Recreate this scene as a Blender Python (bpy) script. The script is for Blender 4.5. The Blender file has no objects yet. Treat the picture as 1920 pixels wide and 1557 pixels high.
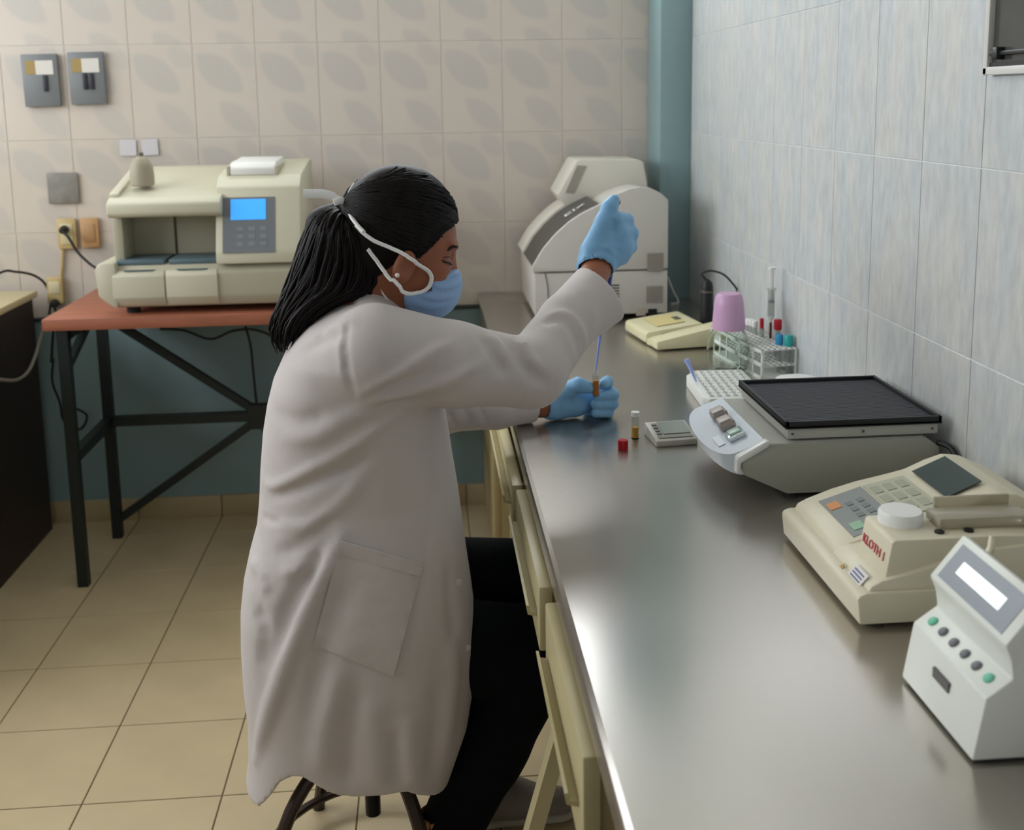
import bpy, bmesh, math, random
import numpy as np
from mathutils import Vector, Matrix
random.seed(7); np.random.seed(7)
sc = bpy.context.scene
COL = sc.collection

# ------------------------------------------------------------------ camera
F_PX, CX, CY = 2022.74, 960.54, 519.93          # focal length and principal point (cropped photograph)
RX, RY, RZ, CAM_H = -.1628, .0157, -.0775, 1.3996
def _rot(rx, ry, rz):
    cx, sx, cy, sy, cz, sz = math.cos(rx), math.sin(rx), math.cos(ry), math.sin(ry), math.cos(rz), math.sin(rz)
    Y = np.array([[cz, -sz, 0], [sz, cz, 0], [0, 0, 1]]); P = np.array([[1, 0, 0], [0, cx, -sx], [0, sx, cx]])
    R = np.array([[cy, 0, sy], [0, 1, 0], [-sy, 0, cy]]); B = np.array([[1, 0, 0], [0, 0, 1], [0, -1, 0]], float)
    return Y @ P @ R @ B
CM = _rot(RX, RY, RZ); CO = np.array([0, 0, CAM_H])
cam_d = bpy.data.cameras.new('camera'); cam = bpy.data.objects.new('camera', cam_d); COL.objects.link(cam)
cam_d.sensor_width = 36; cam_d.lens = 36 * F_PX / 1920
cam_d.shift_x = (960 - CX) / 1920; cam_d.shift_y = (CY - 778.5) / 1920
cam.matrix_world = Matrix([[CM[i, 0], -CM[i, 1], -CM[i, 2], CO[i]] for i in range(3)] + [[0, 0, 0, 1]])
cam_d.clip_start = .02
cam_d.dof.use_dof = True; cam_d.dof.focus_distance = 1.78; cam_d.dof.aperture_fstop = 5.2
sc.camera = cam

def W(u, v, y):                                   # point seen at a photo pixel, at depth y in the room
    d = CM @ np.array([(u - CX) / F_PX, (v - CY) / F_PX, 1.]); return CO + d * (y / d[1])
def WZ(u, v, z):
    d = CM @ np.array([(u - CX) / F_PX, (v - CY) / F_PX, 1.]); return CO + d * ((z - CO[2]) / d[2])

def WX(u, v, x):
    d = CM @ np.array([(u - CX) / F_PX, (v - CY) / F_PX, 1.]); return CO + d * (x / d[0])

# ------------------------------------------------------------------ light
wd = bpy.data.worlds.new('sky'); sc.world = wd; wd.use_nodes = True
wd.node_tree.nodes['Background'].inputs[0].default_value = (.72, .83, 1, 1)
wd.node_tree.nodes['Background'].inputs[1].default_value = 1.0
def area(name, loc, rot, sx, sy, power, col):
    l = bpy.data.lights.new(name, 'AREA'); l.shape = 'RECTANGLE'; l.size = sx; l.size_y = sy; l.energy = power; l.color = col
    o = bpy.data.objects.new(name, l); COL.objects.link(o); o.location = loc; o.rotation_euler = rot; return o
XL, YF, YB, XR, ZCEIL = -2.5, -2.2, 3.62, .848, 2.65
WIN = (.7, 3.4, 1.35, 2.4)                        # window in the left wall: y0, y1, z0, z1
area('window_daylight', (XL - .12, (WIN[0] + WIN[1]) / 2, (WIN[2] + WIN[3]) / 2), (0, -math.pi / 2, 0), WIN[3] - WIN[2], WIN[1] - WIN[0], 58, (.93, .96, 1))
WIN2 = (-1.9, .3, 1.1, 2.3)                       # window in the wall behind the camera: x0, x1, z0, z1
area('rear_window_daylight', ((WIN2[0] + WIN2[1]) / 2, YF - .12, (WIN2[2] + WIN2[3]) / 2), (math.pi / 2, 0, 0), WIN2[1] - WIN2[0], WIN2[3] - WIN2[2], 2.5, (1, .93, .85))
WIN4 = (-1.7, .55, 1.95, 2.5)                     # high window in the back wall above the tiles: x0, x1, z0, z1
area('high_window_daylight', ((WIN4[0] + WIN4[1]) / 2, YB + .13, (WIN4[2] + WIN4[3]) / 2), (-math.pi / 2, 0, 0), WIN4[1] - WIN4[0], WIN4[3] - WIN4[2], 34, (.92, .96, 1))
vs = sc.view_settings; vs.view_transform = 'Standard'; vs.look = 'None'; vs.gamma = 1; vs.use_curve_mapping = False; vs.exposure = 0.0
cyc = sc.cycles; cyc.max_bounces = 8; cyc.diffuse_bounces = 4; cyc.glossy_bounces = 4; cyc.transmission_bounces = 6; cyc.transparent_max_bounces = 6; cyc.adaptive_threshold = .02

# ------------------------------------------------------------------ materials
def lin(c):
    if isinstance(c, str): c = [int(c[i:i + 2], 16) / 255 for i in (0, 2, 4)]
    return tuple(((x / 12.92) if x <= .04045 else ((x + .055) / 1.055) ** 2.4) for x in c[:3]) + (1,)
MATS = {}
def mat(name, col, rough=.5, metal=0, var=0, vscale=8, vstretch=(1, 1, 1), bump=0, bscale=200, trans=0, alpha=1, emit=0, spec=.5, sss=0, sheen=0, coat=0, ior=1.45, rvar=0, coords='Object', detail=5):
    if name in MATS: return MATS[name]
    m = bpy.data.materials.new(name); m.use_nodes = True; nt = m.node_tree; N, L = nt.nodes, nt.links
    b = N['Principled BSDF']; c = lin(col)
    b.inputs['Base Color'].default_value = c; b.inputs['Roughness'].default_value = rough; b.inputs['Metallic'].default_value = metal
    b.inputs['Specular IOR Level'].default_value = spec; b.inputs['IOR'].default_value = ior
    b.inputs['Transmission Weight'].default_value = trans; b.inputs['Alpha'].default_value = alpha
    if sss: b.inputs['Subsurface Weight'].default_value = sss; b.inputs['Subsurface Radius'].default_value = (.012, .005, .003)
    if sheen: b.inputs['Sheen Weight'].default_value = sheen
    if coat: b.inputs['Coat Weight'].default_value = coat
    if emit: b.inputs['Emission Color'].default_value = c; b.inputs['Emission Strength'].default_value = emit
    if var or bump or rvar:
        tc = N.new('ShaderNodeTexCoord'); mp = N.new('ShaderNodeMapping'); mp.inputs['Scale'].default_value = vstretch
        L.new(tc.outputs[coords], mp.inputs[0])
    if var or rvar:
        n = N.new('ShaderNodeTexNoise'); n.inputs['Scale'].default_value = vscale; n.inputs['Detail'].default_value = detail; L.new(mp.outputs[0], n.inputs[0])
    if var:
        mx = N.new('ShaderNodeMix'); mx.data_type = 'RGBA'
        mx.inputs[6].default_value = tuple(max(0, x * (1 - var)) for x in c[:3]) + (1,); mx.inputs[7].default_value = tuple(min(1, x * (1 + var)) for x in c[:3]) + (1,)
        rp = N.new('ShaderNodeMapRange'); rp.inputs[1].default_value = .3; rp.inputs[2].default_value = .7
        L.new(n.outputs[0], rp.inputs[0]); L.new(rp.outputs[0], mx.inputs[0]); L.new(mx.outputs[2], b.inputs['Base Color'])
    if rvar:
        r2 = N.new('ShaderNodeMapRange'); r2.inputs[1].default_value = .3; r2.inputs[2].default_value = .7; r2.inputs[3].default_value = rough - rvar; r2.inputs[4].default_value = rough + rvar
        L.new(n.outputs[0], r2.inputs[0]); L.new(r2.outputs[0], b.inputs['Roughness'])
    if bump:
        n2 = N.new('ShaderNodeTexNoise'); n2.inputs['Scale'].default_value = bscale; n2.inputs['Detail'].default_value = 3; L.new(mp.outputs[0], n2.inputs[0])
        bp = N.new('ShaderNodeBump'); bp.inputs['Strength'].default_value = bump; bp.inputs['Distance'].default_value = .002
        L.new(n2.outputs[0], bp.inputs['Height']); L.new(bp.outputs[0], b.inputs['Normal'])
    MATS[name] = m; return m

# ------------------------------------------------------------------ mesh helpers
def tag(o, label=None, cat=None, group=None, kind=None):
    if label: o['label'] = label
    if cat: o['category'] = cat
    if group: o['group'] = group
    if kind: o['kind'] = kind
    return o
def empty(name, loc=(0, 0, 0), rz=0, label=None, cat=None, group=None):
    o = bpy.data.objects.new(name, None); o.empty_display_size = .05; COL.objects.link(o); o.location = loc; o.rotation_euler = (0, 0, rz)
    return tag(o, label, cat, group)
def link(name, me, m, parent=None, loc=None, smooth=False, ang=None):
    if m is not None and not me.materials:
        for mm in (m if isinstance(m, (list, tuple)) else [m]): me.materials.append(mm)
    o = bpy.data.objects.new(name, me); COL.objects.link(o)
    if parent: o.parent = parent
    if loc is not None: o.location = loc
    if smooth:
        me.polygons.foreach_set('use_smooth', [True] * len(me.polygons))
        if ang: me.set_sharp_from_angle(angle=math.radians(ang))
    return o
class MB:
    """collects shapes of ONE part into one mesh"""
    def __init__(s): s.bm = bmesh.new()
    def _merge(s, b, M=None):
        me = bpy.data.meshes.new('t'); b.to_mesh(me); b.free()
        if M is not None: me.transform(M)
        s.bm.from_mesh(me); bpy.data.meshes.remove(me)
    def box(s, x0, x1, y0, y1, z0, z1, bev=0, seg=2, M=None):
        b = bmesh.new(); bmesh.ops.create_cube(b, size=1)
        for v in b.verts: v.co = Vector((x0 + (v.co.x + .5) * (x1 - x0), y0 + (v.co.y + .5) * (y1 - y0), z0 + (v.co.z + .5) * (z1 - z0)))
        if bev: bmesh.ops.bevel(b, geom=list(b.edges), offset=bev, segments=seg, profile=.5, affect='EDGES')
        s._merge(b, M); return s
    def prism(s, pts, axis, a, c, bev=0, seg=2, M=None):
        """polygon pts in the two other axes, extruded along axis from a to c"""
        b = bmesh.new()
        def P(p, t): return {'x': (t, p[0], p[1]), 'y': (p[0], t, p[1]), 'z': (p[0], p[1], t)}[axis]
        v0 = [b.verts.new(P(p, a)) for p in pts]; v1 = [b.verts.new(P(p, c)) for p in pts]; n = len(pts)
        b.faces.new(v0); b.faces.new(v1[::-1])
        for i in range(n): b.faces.new((v0[i], v1[i], v1[(i + 1) % n], v0[(i + 1) % n]))
        bmesh.ops.recalc_face_normals(b, faces=b.faces)
        if bev: bmesh.ops.bevel(b, geom=list(b.edges), offset=bev, segments=seg, profile=.5, affect='EDGES', clamp_overlap=True)
        s._merge(b, M); return s
    def lathe(s, prof, n=24, M=None, c=(0, 0, 0)):
        b = bmesh.new(); rings = []
        for r, z in prof:
            rings.append([b.verts.new((c[0] + r * math.cos(2 * math.pi * i / n), c[1] + r * math.sin(2 * math.pi * i / n), c[2] + z)) for i in range(n)] if r > 1e-6 else [b.verts.new((c[0], c[1], c[2] + z))])
        for A, B in zip(rings, rings[1:]):
            if len(A) == 1 and len(B) == 1: continue
            for i in range(n):
                j = (i + 1) % n
                if len(A) == 1: b.faces.new((A[0], B[j], B[i]))
                elif len(B) == 1: b.faces.new((A[i], A[j], B[0]))
                else: b.faces.new((A[i], A[j], B[j], B[i]))
        bmesh.ops.recalc_face_normals(b, faces=b.faces); s._merge(b, M); return s
    def tube(s, pts, r, n=8, flat=1.0, up=None, cap=True):
        pts = [Vector(p) for p in pts]; b = bmesh.new(); rings = []; prev = None
        R = r if hasattr(r, '__len__') else [r] * len(pts)
        for i, p in enumerate(pts):
            t = (pts[min(i + 1, len(pts) - 1)] - pts[max(i - 1, 0)]).normalized()
            if up is not None: a = Vector(up)
            elif prev is None: a = Vector((0, 0, 1)) if abs(t.z) < .9 else Vector((1, 0, 0))
            else: a = prev
            a = (a - t * a.dot(t)).normalized(); prev = a; q = t.cross(a)
            rings.append([b.verts.new(p + a * (R[i] * math.cos(2 * math.pi * k / n)) + q * (R[i] * flat * math.sin(2 * math.pi * k / n))) for k in range(n)])
        for A, B in zip(rings, rings[1:]):
            for k in range(n): b.faces.new((A[k], A[(k + 1) % n], B[(k + 1) % n], B[k]))
        if cap: b.faces.new(rings[0][::-1]); b.faces.new(rings[-1])
        s._merge(b); return s
    def bar(s, a, c, w, h=None):
        """square bar from a to c"""
        a, c = Vector(a), Vector(c); h = h or w; t = (c - a); Ln = t.length; t.normalize()
        u = Vector((0, 0, 1)) if abs(t.z) < .95 else Vector((1, 0, 0)); u = (u - t * u.dot(t)).normalized(); q = t.cross(u)
        M = Matrix([[t[i], q[i], u[i], a[i]] for i in range(3)] + [[0, 0, 0, 1]])
        return s.box(0, Ln, -w / 2, w / 2, -h / 2, h / 2, M=M)
    def build(s, name, m, parent=None, loc=None, smooth=False, ang=35):
        bmesh.ops.recalc_face_normals(s.bm, faces=s.bm.faces)
        me = bpy.data.meshes.new(name); s.bm.to_mesh(me); s.bm.free()
        return link(name, me, m, parent, loc, smooth, ang)
def Bx(name, m, parent, *a, bev=0, seg=2, **k): return MB().box(*a, bev=bev, seg=seg).build(name, m, parent, smooth=bool(bev), **k)
def spline(pts, n=8):
    P = [np.array(p, float) for p in pts]; P = [2 * P[0] - P[1]] + P + [2 * P[-1] - P[-2]]; out = []
    for i in range(1, len(P) - 2):
        for k in range(n):
            t = k / n; a, b, c, d = P[i - 1:i + 3]
            out.append(.5 * ((2 * b) + (-a + c) * t + (2 * a - 5 * b + 4 * c - d) * t * t + (-a + 3 * b - 3 * c + d) * t ** 3))
    out.append(P[-2]); return out
def text_mesh(body, size, extrude=.0004):
    cu = bpy.data.curves.new('t', 'FONT'); cu.body = body; cu.size = size; cu.extrude = extrude; cu.align_x = 'CENTER'; cu.align_y = 'CENTER'; cu.resolution_u = 3
    o = bpy.data.objects.new('t', cu); COL.objects.link(o); bpy.context.view_layer.update()
    me = bpy.data.meshes.new_from_object(o.evaluated_get(bpy.context.evaluated_depsgraph_get()))
    bpy.data.objects.remove(o); bpy.data.curves.remove(cu); me.materials.clear(); return me
def frame_M(o, x, y):
    """matrix with local x along x, local y along y, z = x cross y"""
    x = Vector(x).normalized(); y = Vector(y); y = (y - x * y.dot(x)).normalized(); z = x.cross(y)
    return Matrix([[x[i], y[i], z[i], o[i]] for i in range(3)] + [[0, 0, 0, 1]])

# ------------------------------------------------------------------ tile materials
def tile_back_mat():
    m = mat('back_wall_tile', 'cdc3b8', .35, var=.03, vscale=5)
    nt = m.node_tree; N, L = nt.nodes, nt.links; b = N['Principled BSDF']
    tc = N.new('ShaderNodeTexCoord'); sp = N.new('ShaderNodeSeparateXYZ'); L.new(tc.outputs['Object'], sp.inputs[0])
    def M(op, *a, clamp=False):
        n = N.new('ShaderNodeMath'); n.operation = op; n.use_clamp = clamp
        for i, v in enumerate(a):
            if isinstance(v, (int, float)): n.inputs[i].default_value = v
            else: L.new(v, n.inputs[i])
        return n.outputs[0]
    x, z = M('DIVIDE', sp.outputs[0], .2), M('DIVIDE', sp.outputs[2], .2)
    def circ(cx, cz, r):
        d = M('SQRT', M('ADD', M('POWER', M('SUBTRACT', x, cx), 2), M('POWER', M('SUBTRACT', z, cz), 2)))
        return M('MULTIPLY', M('SUBTRACT', r, d), 14, clamp=True)
    def petal(ax, az, bx, bz, r):
        mx, mz = (ax + bx) / 2, (az + bz) / 2; dx, dz = bx - ax, bz - az; l = math.hypot(dx, dz); px, pz = -dz / l, dx / l; k = math.sqrt(r * r - l * l / 4)
        return M('MULTIPLY', circ(mx + px * k, mz + pz * k, r), circ(mx - px * k, mz - pz * k, r))
    p = M('MAXIMUM', petal(-.48, .62, .3, -.05, .62), M('MULTIPLY', petal(-.15, -.15, .5, -.74, .55), .8))
    p = M('MAXIMUM', p, M('MULTIPLY', petal(.1, .74, .5, .35, .3), .7))
    mx = N.new('ShaderNodeMix'); mx.data_type = 'RGBA'; src = b.inputs['Base Color'].links[0].from_socket
    mx.inputs[7].default_value = lin('b9b5b0'); L.new(src, mx.inputs[6]); L.new(M('MULTIPLY', p, .6), mx.inputs[0]); L.new(mx.outputs[2], b.inputs['Base Color'])
    return m
def tile_right_mat():
    m = bpy.data.materials.new('right_wall_tile'); m.use_nodes = True; nt = m.node_tree; N, L = nt.nodes, nt.links; b = N['Principled BSDF']; b.inputs['Roughness'].default_value = .32
    tc = N.new('ShaderNodeTexCoord'); oi = N.new('ShaderNodeObjectInfo'); ad = N.new('ShaderNodeVectorMath'); ad.operation = 'ADD'
    rv = N.new('ShaderNodeVectorMath'); rv.operation = 'SCALE'; rv.inputs[0].default_value = (7, 5, 3); L.new(oi.outputs['Random'], rv.inputs['Scale'])
    L.new(tc.outputs['Object'], ad.inputs[0]); L.new(rv.outputs[0], ad.inputs[1])
    mp = N.new('ShaderNodeMapping'); mp.inputs['Scale'].default_value = (1, 1, .3); L.new(ad.outputs[0], mp.inputs[0])
    n1 = N.new('ShaderNodeTexNoise'); n1.inputs['Scale'].default_value = 60; n1.inputs['Detail'].default_value = 6; n1.inputs['Roughness'].default_value = .6; L.new(mp.outputs[0], n1.inputs[0])
    n2 = N.new('ShaderNodeTexNoise'); n2.inputs['Scale'].default_value = 14; n2.inputs['Detail'].default_value = 3; L.new(mp.outputs[0], n2.inputs[0])
    r = N.new('ShaderNodeValToRGB'); e = r.color_ramp.elements; e[0].position = .32; e[0].color = lin('b3b8b9'); e[1].position = .68; e[1].color = lin('d3d6d5'); x = e.new(.5); x.color = lin('c5c9c8'); L.new(n1.outputs[0], r.inputs[0])
    r2 = N.new('ShaderNodeValToRGB'); e = r2.color_ramp.elements; e[0].position = .4; e[0].color = lin('b6bcc1'); e[1].position = .65; e[1].color = lin('cdc8be'); L.new(n2.outputs[0], r2.inputs[0])
    mx = N.new('ShaderNodeMix'); mx.data_type = 'RGBA'; mx.inputs[0].default_value = .38; L.new(r.outputs[0], mx.inputs[6]); L.new(r2.outputs[0], mx.inputs[7]); L.new(mx.outputs[2], b.inputs['Base Color'])
    return m
M_TB, M_TR = tile_back_mat(), tile_right_mat()
M_TF = mat('floor_tile', 'c9b691', .3, var=.05, vscale=9, coords='Object')
M_GROUTF = mat('floor_grout', '6b5b42', .8); M_GROUTW = mat('wall_grout', 'd9d4ca', .7); M_GROUTR = mat('right_wall_grout', 'dcdedc', .7)
M_TEAL = mat('teal_paint', '86a0a3', .45, var=.04, vscale=3); M_WHITE = mat('white_paint', 'dedbd2', .7); M_CREAMW = mat('cream_paint', 'c8c0b0', .7)

# ------------------------------------------------------------------ setting: floor
fl = Bx('floor', M_GROUTF, None, XL, XR + .02, YF, YB + .02, -.06, -.0015); tag(fl, kind='structure')
TS, OX, OY = .2809, -.735, 2.898
tme = None
for i in range(-3, 5):
    for j in range(-3, 8):
        x0, y1 = OX + TS * i, OY - TS * j
        if x0 > XR - .05 or y1 - TS > YB - .02: continue
        ya, yb_ = y1 - TS + .0015, min(y1 - .0015, YB - .002); xa, xb_ = x0 + .0015, min(x0 + TS - .0015, XR - .002)
        full = abs(yb_ - y1) < .01 and abs(xb_ - x0 - TS) < .01
        if full and tme:
            o = bpy.data.objects.new('floor_tile', tme); COL.objects.link(o); o.parent = fl; o.location = (x0, y1 - TS, -.0015)
        else:
            o = Bx('floor_tile', M_TF, fl, xa - x0, xb_ - x0, ya - y1 + TS, yb_ - y1 + TS, -.004, .0015, bev=.0009, seg=1); o.location = (x0, y1 - TS, -.0015)
            if full: tme = o.data
# ------------------------------------------------------------------ setting: back wall
mb = MB(); x0, x1, z0, z1 = WIN4
mb.box(XL, x0, YB, YB + .15, 0, ZCEIL); mb.box(x1, XR + .1, YB, YB + .15, 0, ZCEIL); mb.box(x0, x1, YB, YB + .15, 0, z0); mb.box(x0, x1, YB, YB + .15, z1, ZCEIL)
wb = mb.build('wall_back', M_GROUTW); tag(wb, kind='structure')
XB0, ZB0, DADO = -.742, 1.594, .70
def tile_set(parent, m, axis, grid, name='wall_tile'):
    cache = {}
    for (a0, a1, z0, z1) in grid:
        w, h = a1 - a0 - .002, z1 - z0 - .002
        if w < .01 or h < .01: continue
        k = (round(w, 4), round(h, 4))
        if k not in cache:
            mb = MB()
            if axis == 'x': mb.box(-w / 2, w / 2, -.0015, .003, -h / 2, h / 2, bev=.0006, seg=1)
            else: mb.box(-.0015, .003, -w / 2, w / 2, -h / 2, h / 2, bev=.0006, seg=1)
            o = mb.build(name, m, parent, smooth=True); cache[k] = o.data
        else:
            o = bpy.data.objects.new(name, cache[k]); COL.objects.link(o); o.parent = parent
        o.location = ((a0 + a1) / 2, YB - .0005, (z0 + z1) / 2) if axis == 'x' else (XR - .0005, (a0 + a1) / 2, (z0 + z1) / 2)
rows = []; z = ZB0 + .3
zs = [ZB0 + .15, ZB0, ZB0 - .3, ZB0 - .6, DADO + .012]
g = []
for a, b in zip(zs[1:], zs[:-1]):
    for i in range(-5, 9):
        x0 = XB0 + .2 * i; x1 = min(x0 + .2, XR + .01)
        if x0 < XR - .02: g.append((x0, x1, a, b))
tile_set(wb, M_TB, 'x', g)
Bx('dado_panel', M_TEAL, wb, XL + .01, XR, YB - .006, YB + .01, .07, DADO)
Bx('dado_strip', mat('dark_strip', '3a4442', .5), wb, XL + .01, XR, YB - .011, YB + .01, DADO, DADO + .012, bev=.002)
mb = MB(); x0, x1, z0, z1 = WIN4
for a in ((XL + .01, x0, ZB0 + .152, ZCEIL - .01), (x1, XR, ZB0 + .152, ZCEIL - .01), (x0, x1, ZB0 + .152, z0), (x0, x1, z1, ZCEIL - .01)): mb.box(a[0], a[1], YB - .004, YB + .01, a[2], a[3])
mb.build('upper_paint', M_TEAL, wb)
bb = empty('baseboard_back', (0, YB, 0)); tag(bb, kind='structure')
for i in range(-3, 6):
    x0 = OX + TS * i
    if x0 < XR: Bx('baseboard_tile', mat('baseboard_tile', 'b9a883', .35, var=.05), bb, x0 + .0015, min(x0 + TS, XR) - .0015, -.014, .002, 0, .075, bev=.002)
# ------------------------------------------------------------------ setting: right wall, corner column
wr = Bx('wall_right', M_GROUTR, None, XR, XR + .15, YF, YB, 0, ZCEIL); tag(wr, kind='structure')
ZBR, YT0 = 1.2855, 1.993
CYF, CXL = 3.42, .745                              # corner column: front face and left face
WOP = (1.0, 1.58, 1.425, 2.05)                     # small window in the right wall
g = []
for a, b in [(ZBR - .6, ZBR - .3), (ZBR - .3, ZBR), (ZBR, ZBR + .3), (ZBR + .3, ZBR + .6)]:
    for k in range(-8, 9):
        y0 = YT0 - .2 * k; y1 = min(y0 + .2, CYF)
        if y0 > CYF - .01: continue
        if b > WOP[2] and a < WOP[3] and y1 > WOP[0] and y0 < WOP[1]:
            if a < WOP[2]: g.append((y0, y1, a, WOP[2]))
            if y1 > WOP[1]: g.append((WOP[1], y1, max(a, WOP[2]), b))
            if y0 < WOP[0]: g.append((y0, WOP[0], max(a, WOP[2]), b))
            continue
        g.append((y0, y1, a, b))
tile_set(wr, M_TR, 'y', g)
col = Bx('wall_corner_column', M_TEAL, None, CXL, XR, CYF, YB - .0075, 0, ZCEIL, bev=.004); tag(col, kind='structure')
w3 = empty('window_3', (XR, 0, 0)); tag(w3, kind='structure')
mw = mat('white_aluminium', 'd6d4cf', .35); md = mat('dark_pane', '4c4d4b', .12, spec=.6, var=.25, vscale=6); mdk = mat('dark_metal_bar', '1d1d1d', .4)
mb = MB()
for (a, b, c, d) in [(WOP[0], WOP[1], WOP[2], WOP[2] + .012), (WOP[0], WOP[1], WOP[3] - .02, WOP[3]), (WOP[0], WOP[0] + .012, WOP[2], WOP[3]), (WOP[1] - .012, WOP[1], WOP[2], WOP[3])]:
    mb.box(-.016, .002, a, b, c, d, bev=.002)
mb.build('window_frame', mw, w3, smooth=True)
Bx('pane', md, w3, -.007, -.0015, WOP[0] + .01, WOP[1] - .01, WOP[2] + .01, WOP[3] - .01)
mb = MB(); mb.box(-.012, -.006, WOP[0] + .012, WOP[1] - .013, WOP[2] + .012, WOP[2] + .018); mb.box(-.016, -.006, WOP[0] + .02, WOP[1] - .016, WOP[2] + .028, WOP[2] + .034, bev=.001); mb.box(-.02, -.006, WOP[1] - .045, WOP[1] - .032, WOP[2] + .022, WOP[2] + .04, bev=.002)
mb.build('latch_bar', mdk, w3, smooth=True)
# ------------------------------------------------------------------ setting: out of the frame (left wall with window, wall behind, ceiling)
mb = MB(); y0, y1, z0, z1 = WIN
mb.box(XL - .15, XL, YF, y0, 0, ZCEIL); mb.box(XL - .15, XL, y1, YB, 0, ZCEIL); mb.box(XL - .15, XL, y0, y1, 0, z0); mb.box(XL - .15, XL, y0, y1, z1, ZCEIL)
tag(mb.build('wall_left', M_CREAMW), kind='structure')
def window(name, axis, a0, a1, z0, z1, p):
    w = empty(name, (0, 0, 0)); tag(w, kind='structure'); mb = MB()
    def bx(a, b, c, d):
        if axis == 'y': mb.box(p - .05, p - .01, a, b, c, d, bev=.003)
        else: mb.box(a, b, p - .05, p - .01, c, d, bev=.003)
    n = 3
    for k in range(n + 1):
        a = a0 + (a1 - a0) * k / n; bx(max(a0, a - .02), min(a1, a + .02), z0, z1)
    bx(a0, a1, z0, z0 + .03); bx(a0, a1, z1 - .03, z1); mb.build('window_frame', mw, w, smooth=True)
window('window_1', 'y', *WIN, XL); window('window_2', 'x', *WIN2, YF); window('window_4', 'x', *WIN4, YB + .06)
mb = MB(); x0, x1, z0, z1 = WIN2
mb.box(XL, x0, YF - .15, YF, 0, ZCEIL); mb.box(x1, XR, YF - .15, YF, 0, ZCEIL); mb.box(x0, x1, YF - .15, YF, 0, z0); mb.box(x0, x1, YF - .15, YF, z1, ZCEIL)
tag(mb.build('wall_front', M_CREAMW), kind='structure')
tag(Bx('ceiling', M_WHITE, None, XL - .1, XR + .1, YF - .1, YB + .1, ZCEIL, ZCEIL + .1), kind='structure')

# ------------------------------------------------------------------ steel counter and its drawers
ZC, XE = .753, .16
M_STEEL = mat('brushed_steel', 'c0bab2', .24, .9, var=.04, vscale=2.5, rvar=.035, detail=1)
ct = empty('steel_countertop', (.5, 1.8, 0), label='long brushed stainless steel countertop running along the tiled right wall', cat='countertop')
MB().prism([(XE + .004, ZC - .036), (XE + .012, ZC - .036), (XE + .012, ZC - .008), (XR - .004, ZC - .008), (XR - .004, ZC), (XE + .008, ZC), (XE + .002, ZC - .003), (XE, ZC - .009), (XE, ZC - .034)], 'y', .0, YB - .009).build('worktop', M_STEEL, ct, loc=(-.5, -1.8, 0))
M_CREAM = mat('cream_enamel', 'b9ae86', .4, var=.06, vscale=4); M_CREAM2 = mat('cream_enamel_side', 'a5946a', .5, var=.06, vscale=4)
M_BLACK = mat('black_gap', '14130f', .7)
sub = empty('counter_frame', (.5, 1.8, 0), label='cream metal frame of posts and rails under the steel counter', cat='frame')
mb = MB(); mb.box(XE + .03, XE + .05, .1, YB - .03, ZC - .066, ZC - .037); mb.build('front_rail', M_CREAM, sub, loc=(-.5, -1.8, 0))
MB().box(XR - .07, XR - .04, .1, YB - .03, ZC - .08, ZC - .037).build('rear_rail', M_CREAM, sub, loc=(-.5, -1.8, 0))
YL = 1.4385; a, b = W(1050, 1380, YL), W(1000, 1557, YL); d = (a - b) / (a[2] - b[2])   # leg between two drawers, leaning out at the foot
MB().bar(tuple(a + d * (ZC - .05 - a[2])), tuple(b - d * b[2]), .03, .022).build('slanted_leg', M_CREAM, sub, loc=(-.5, -1.8, 0))
for y in (.4, 2.62): MB().box(XE + .03, XE + .06, y, y + .03, 0, ZC - .066).build('post', M_CREAM, sub, loc=(-.5, -1.8, 0))
for y in (.4, 1.62, 2.62): MB().box(XR - .07, XR - .04, y, y + .03, 0, ZC - .08).build('rear_post', M_CREAM, sub, loc=(-.5, -1.8, 0))
def drawer(y0, y1, xf, ztop, h, hz, label):
    """a drawer unit: hanging case, front panel and a finger-pull lip"""
    d = empty('drawer_unit', (xf, y0, ztop - h), label=label, cat='drawer', group='cream drawers under the steel counter'); l = y1 - y0
    mb = MB(); mb.box(.02, .5, .015, .023, -.01, h - .005); mb.box(.02, .5, l - .023, l - .015, -.01, h - .005); mb.box(.02, .5, .015, l - .015, -.01, 0); mb.box(.49, .5, .015, l - .015, -.01, h - .005)
    mb.build('case', M_CREAM2, d)
    f = Bx('drawer_front', M_CREAM, d, 0, .02, 0, l, 0, h, bev=.003)
    MB().prism([(0, 0), (-.014, .004), (-.016, .018), (-.012, .018), (-.01, .008), (0, .006)], 'y', .03, l - .02).build('finger_pull', M_CREAM, f, loc=(0, 0, hz))
drawer(1.885, 2.5, .140, .702, .078, .03, 'far cream drawer below the seated person\'s resting arm')
drawer(1.462, 1.865, .145, .702, .10, .04, 'middle cream drawer under the counter edge above the dark trousers')
drawer(1.05, 1.415, .149, .702, .13, .05, 'nearest cream drawer at the bottom edge of the view beside the slanted leg')
cb = empty('base_cabinet', (.5, 3.2, 0), label='cream base cabinet under the far end of the steel counter', cat='cabinet')
MB().box(XE + .03, XR - .03, 2.98, YB - .02, .06, ZC - .037).build('cabinet_body', M_CREAM2, cb, loc=(-.5, -3.2, 0))
MB().box(XE + .06, XR - .05, 3.0, YB - .03, 0, .06).build('plinth', M_BLACK, cb, loc=(-.5, -3.2, 0))
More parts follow.
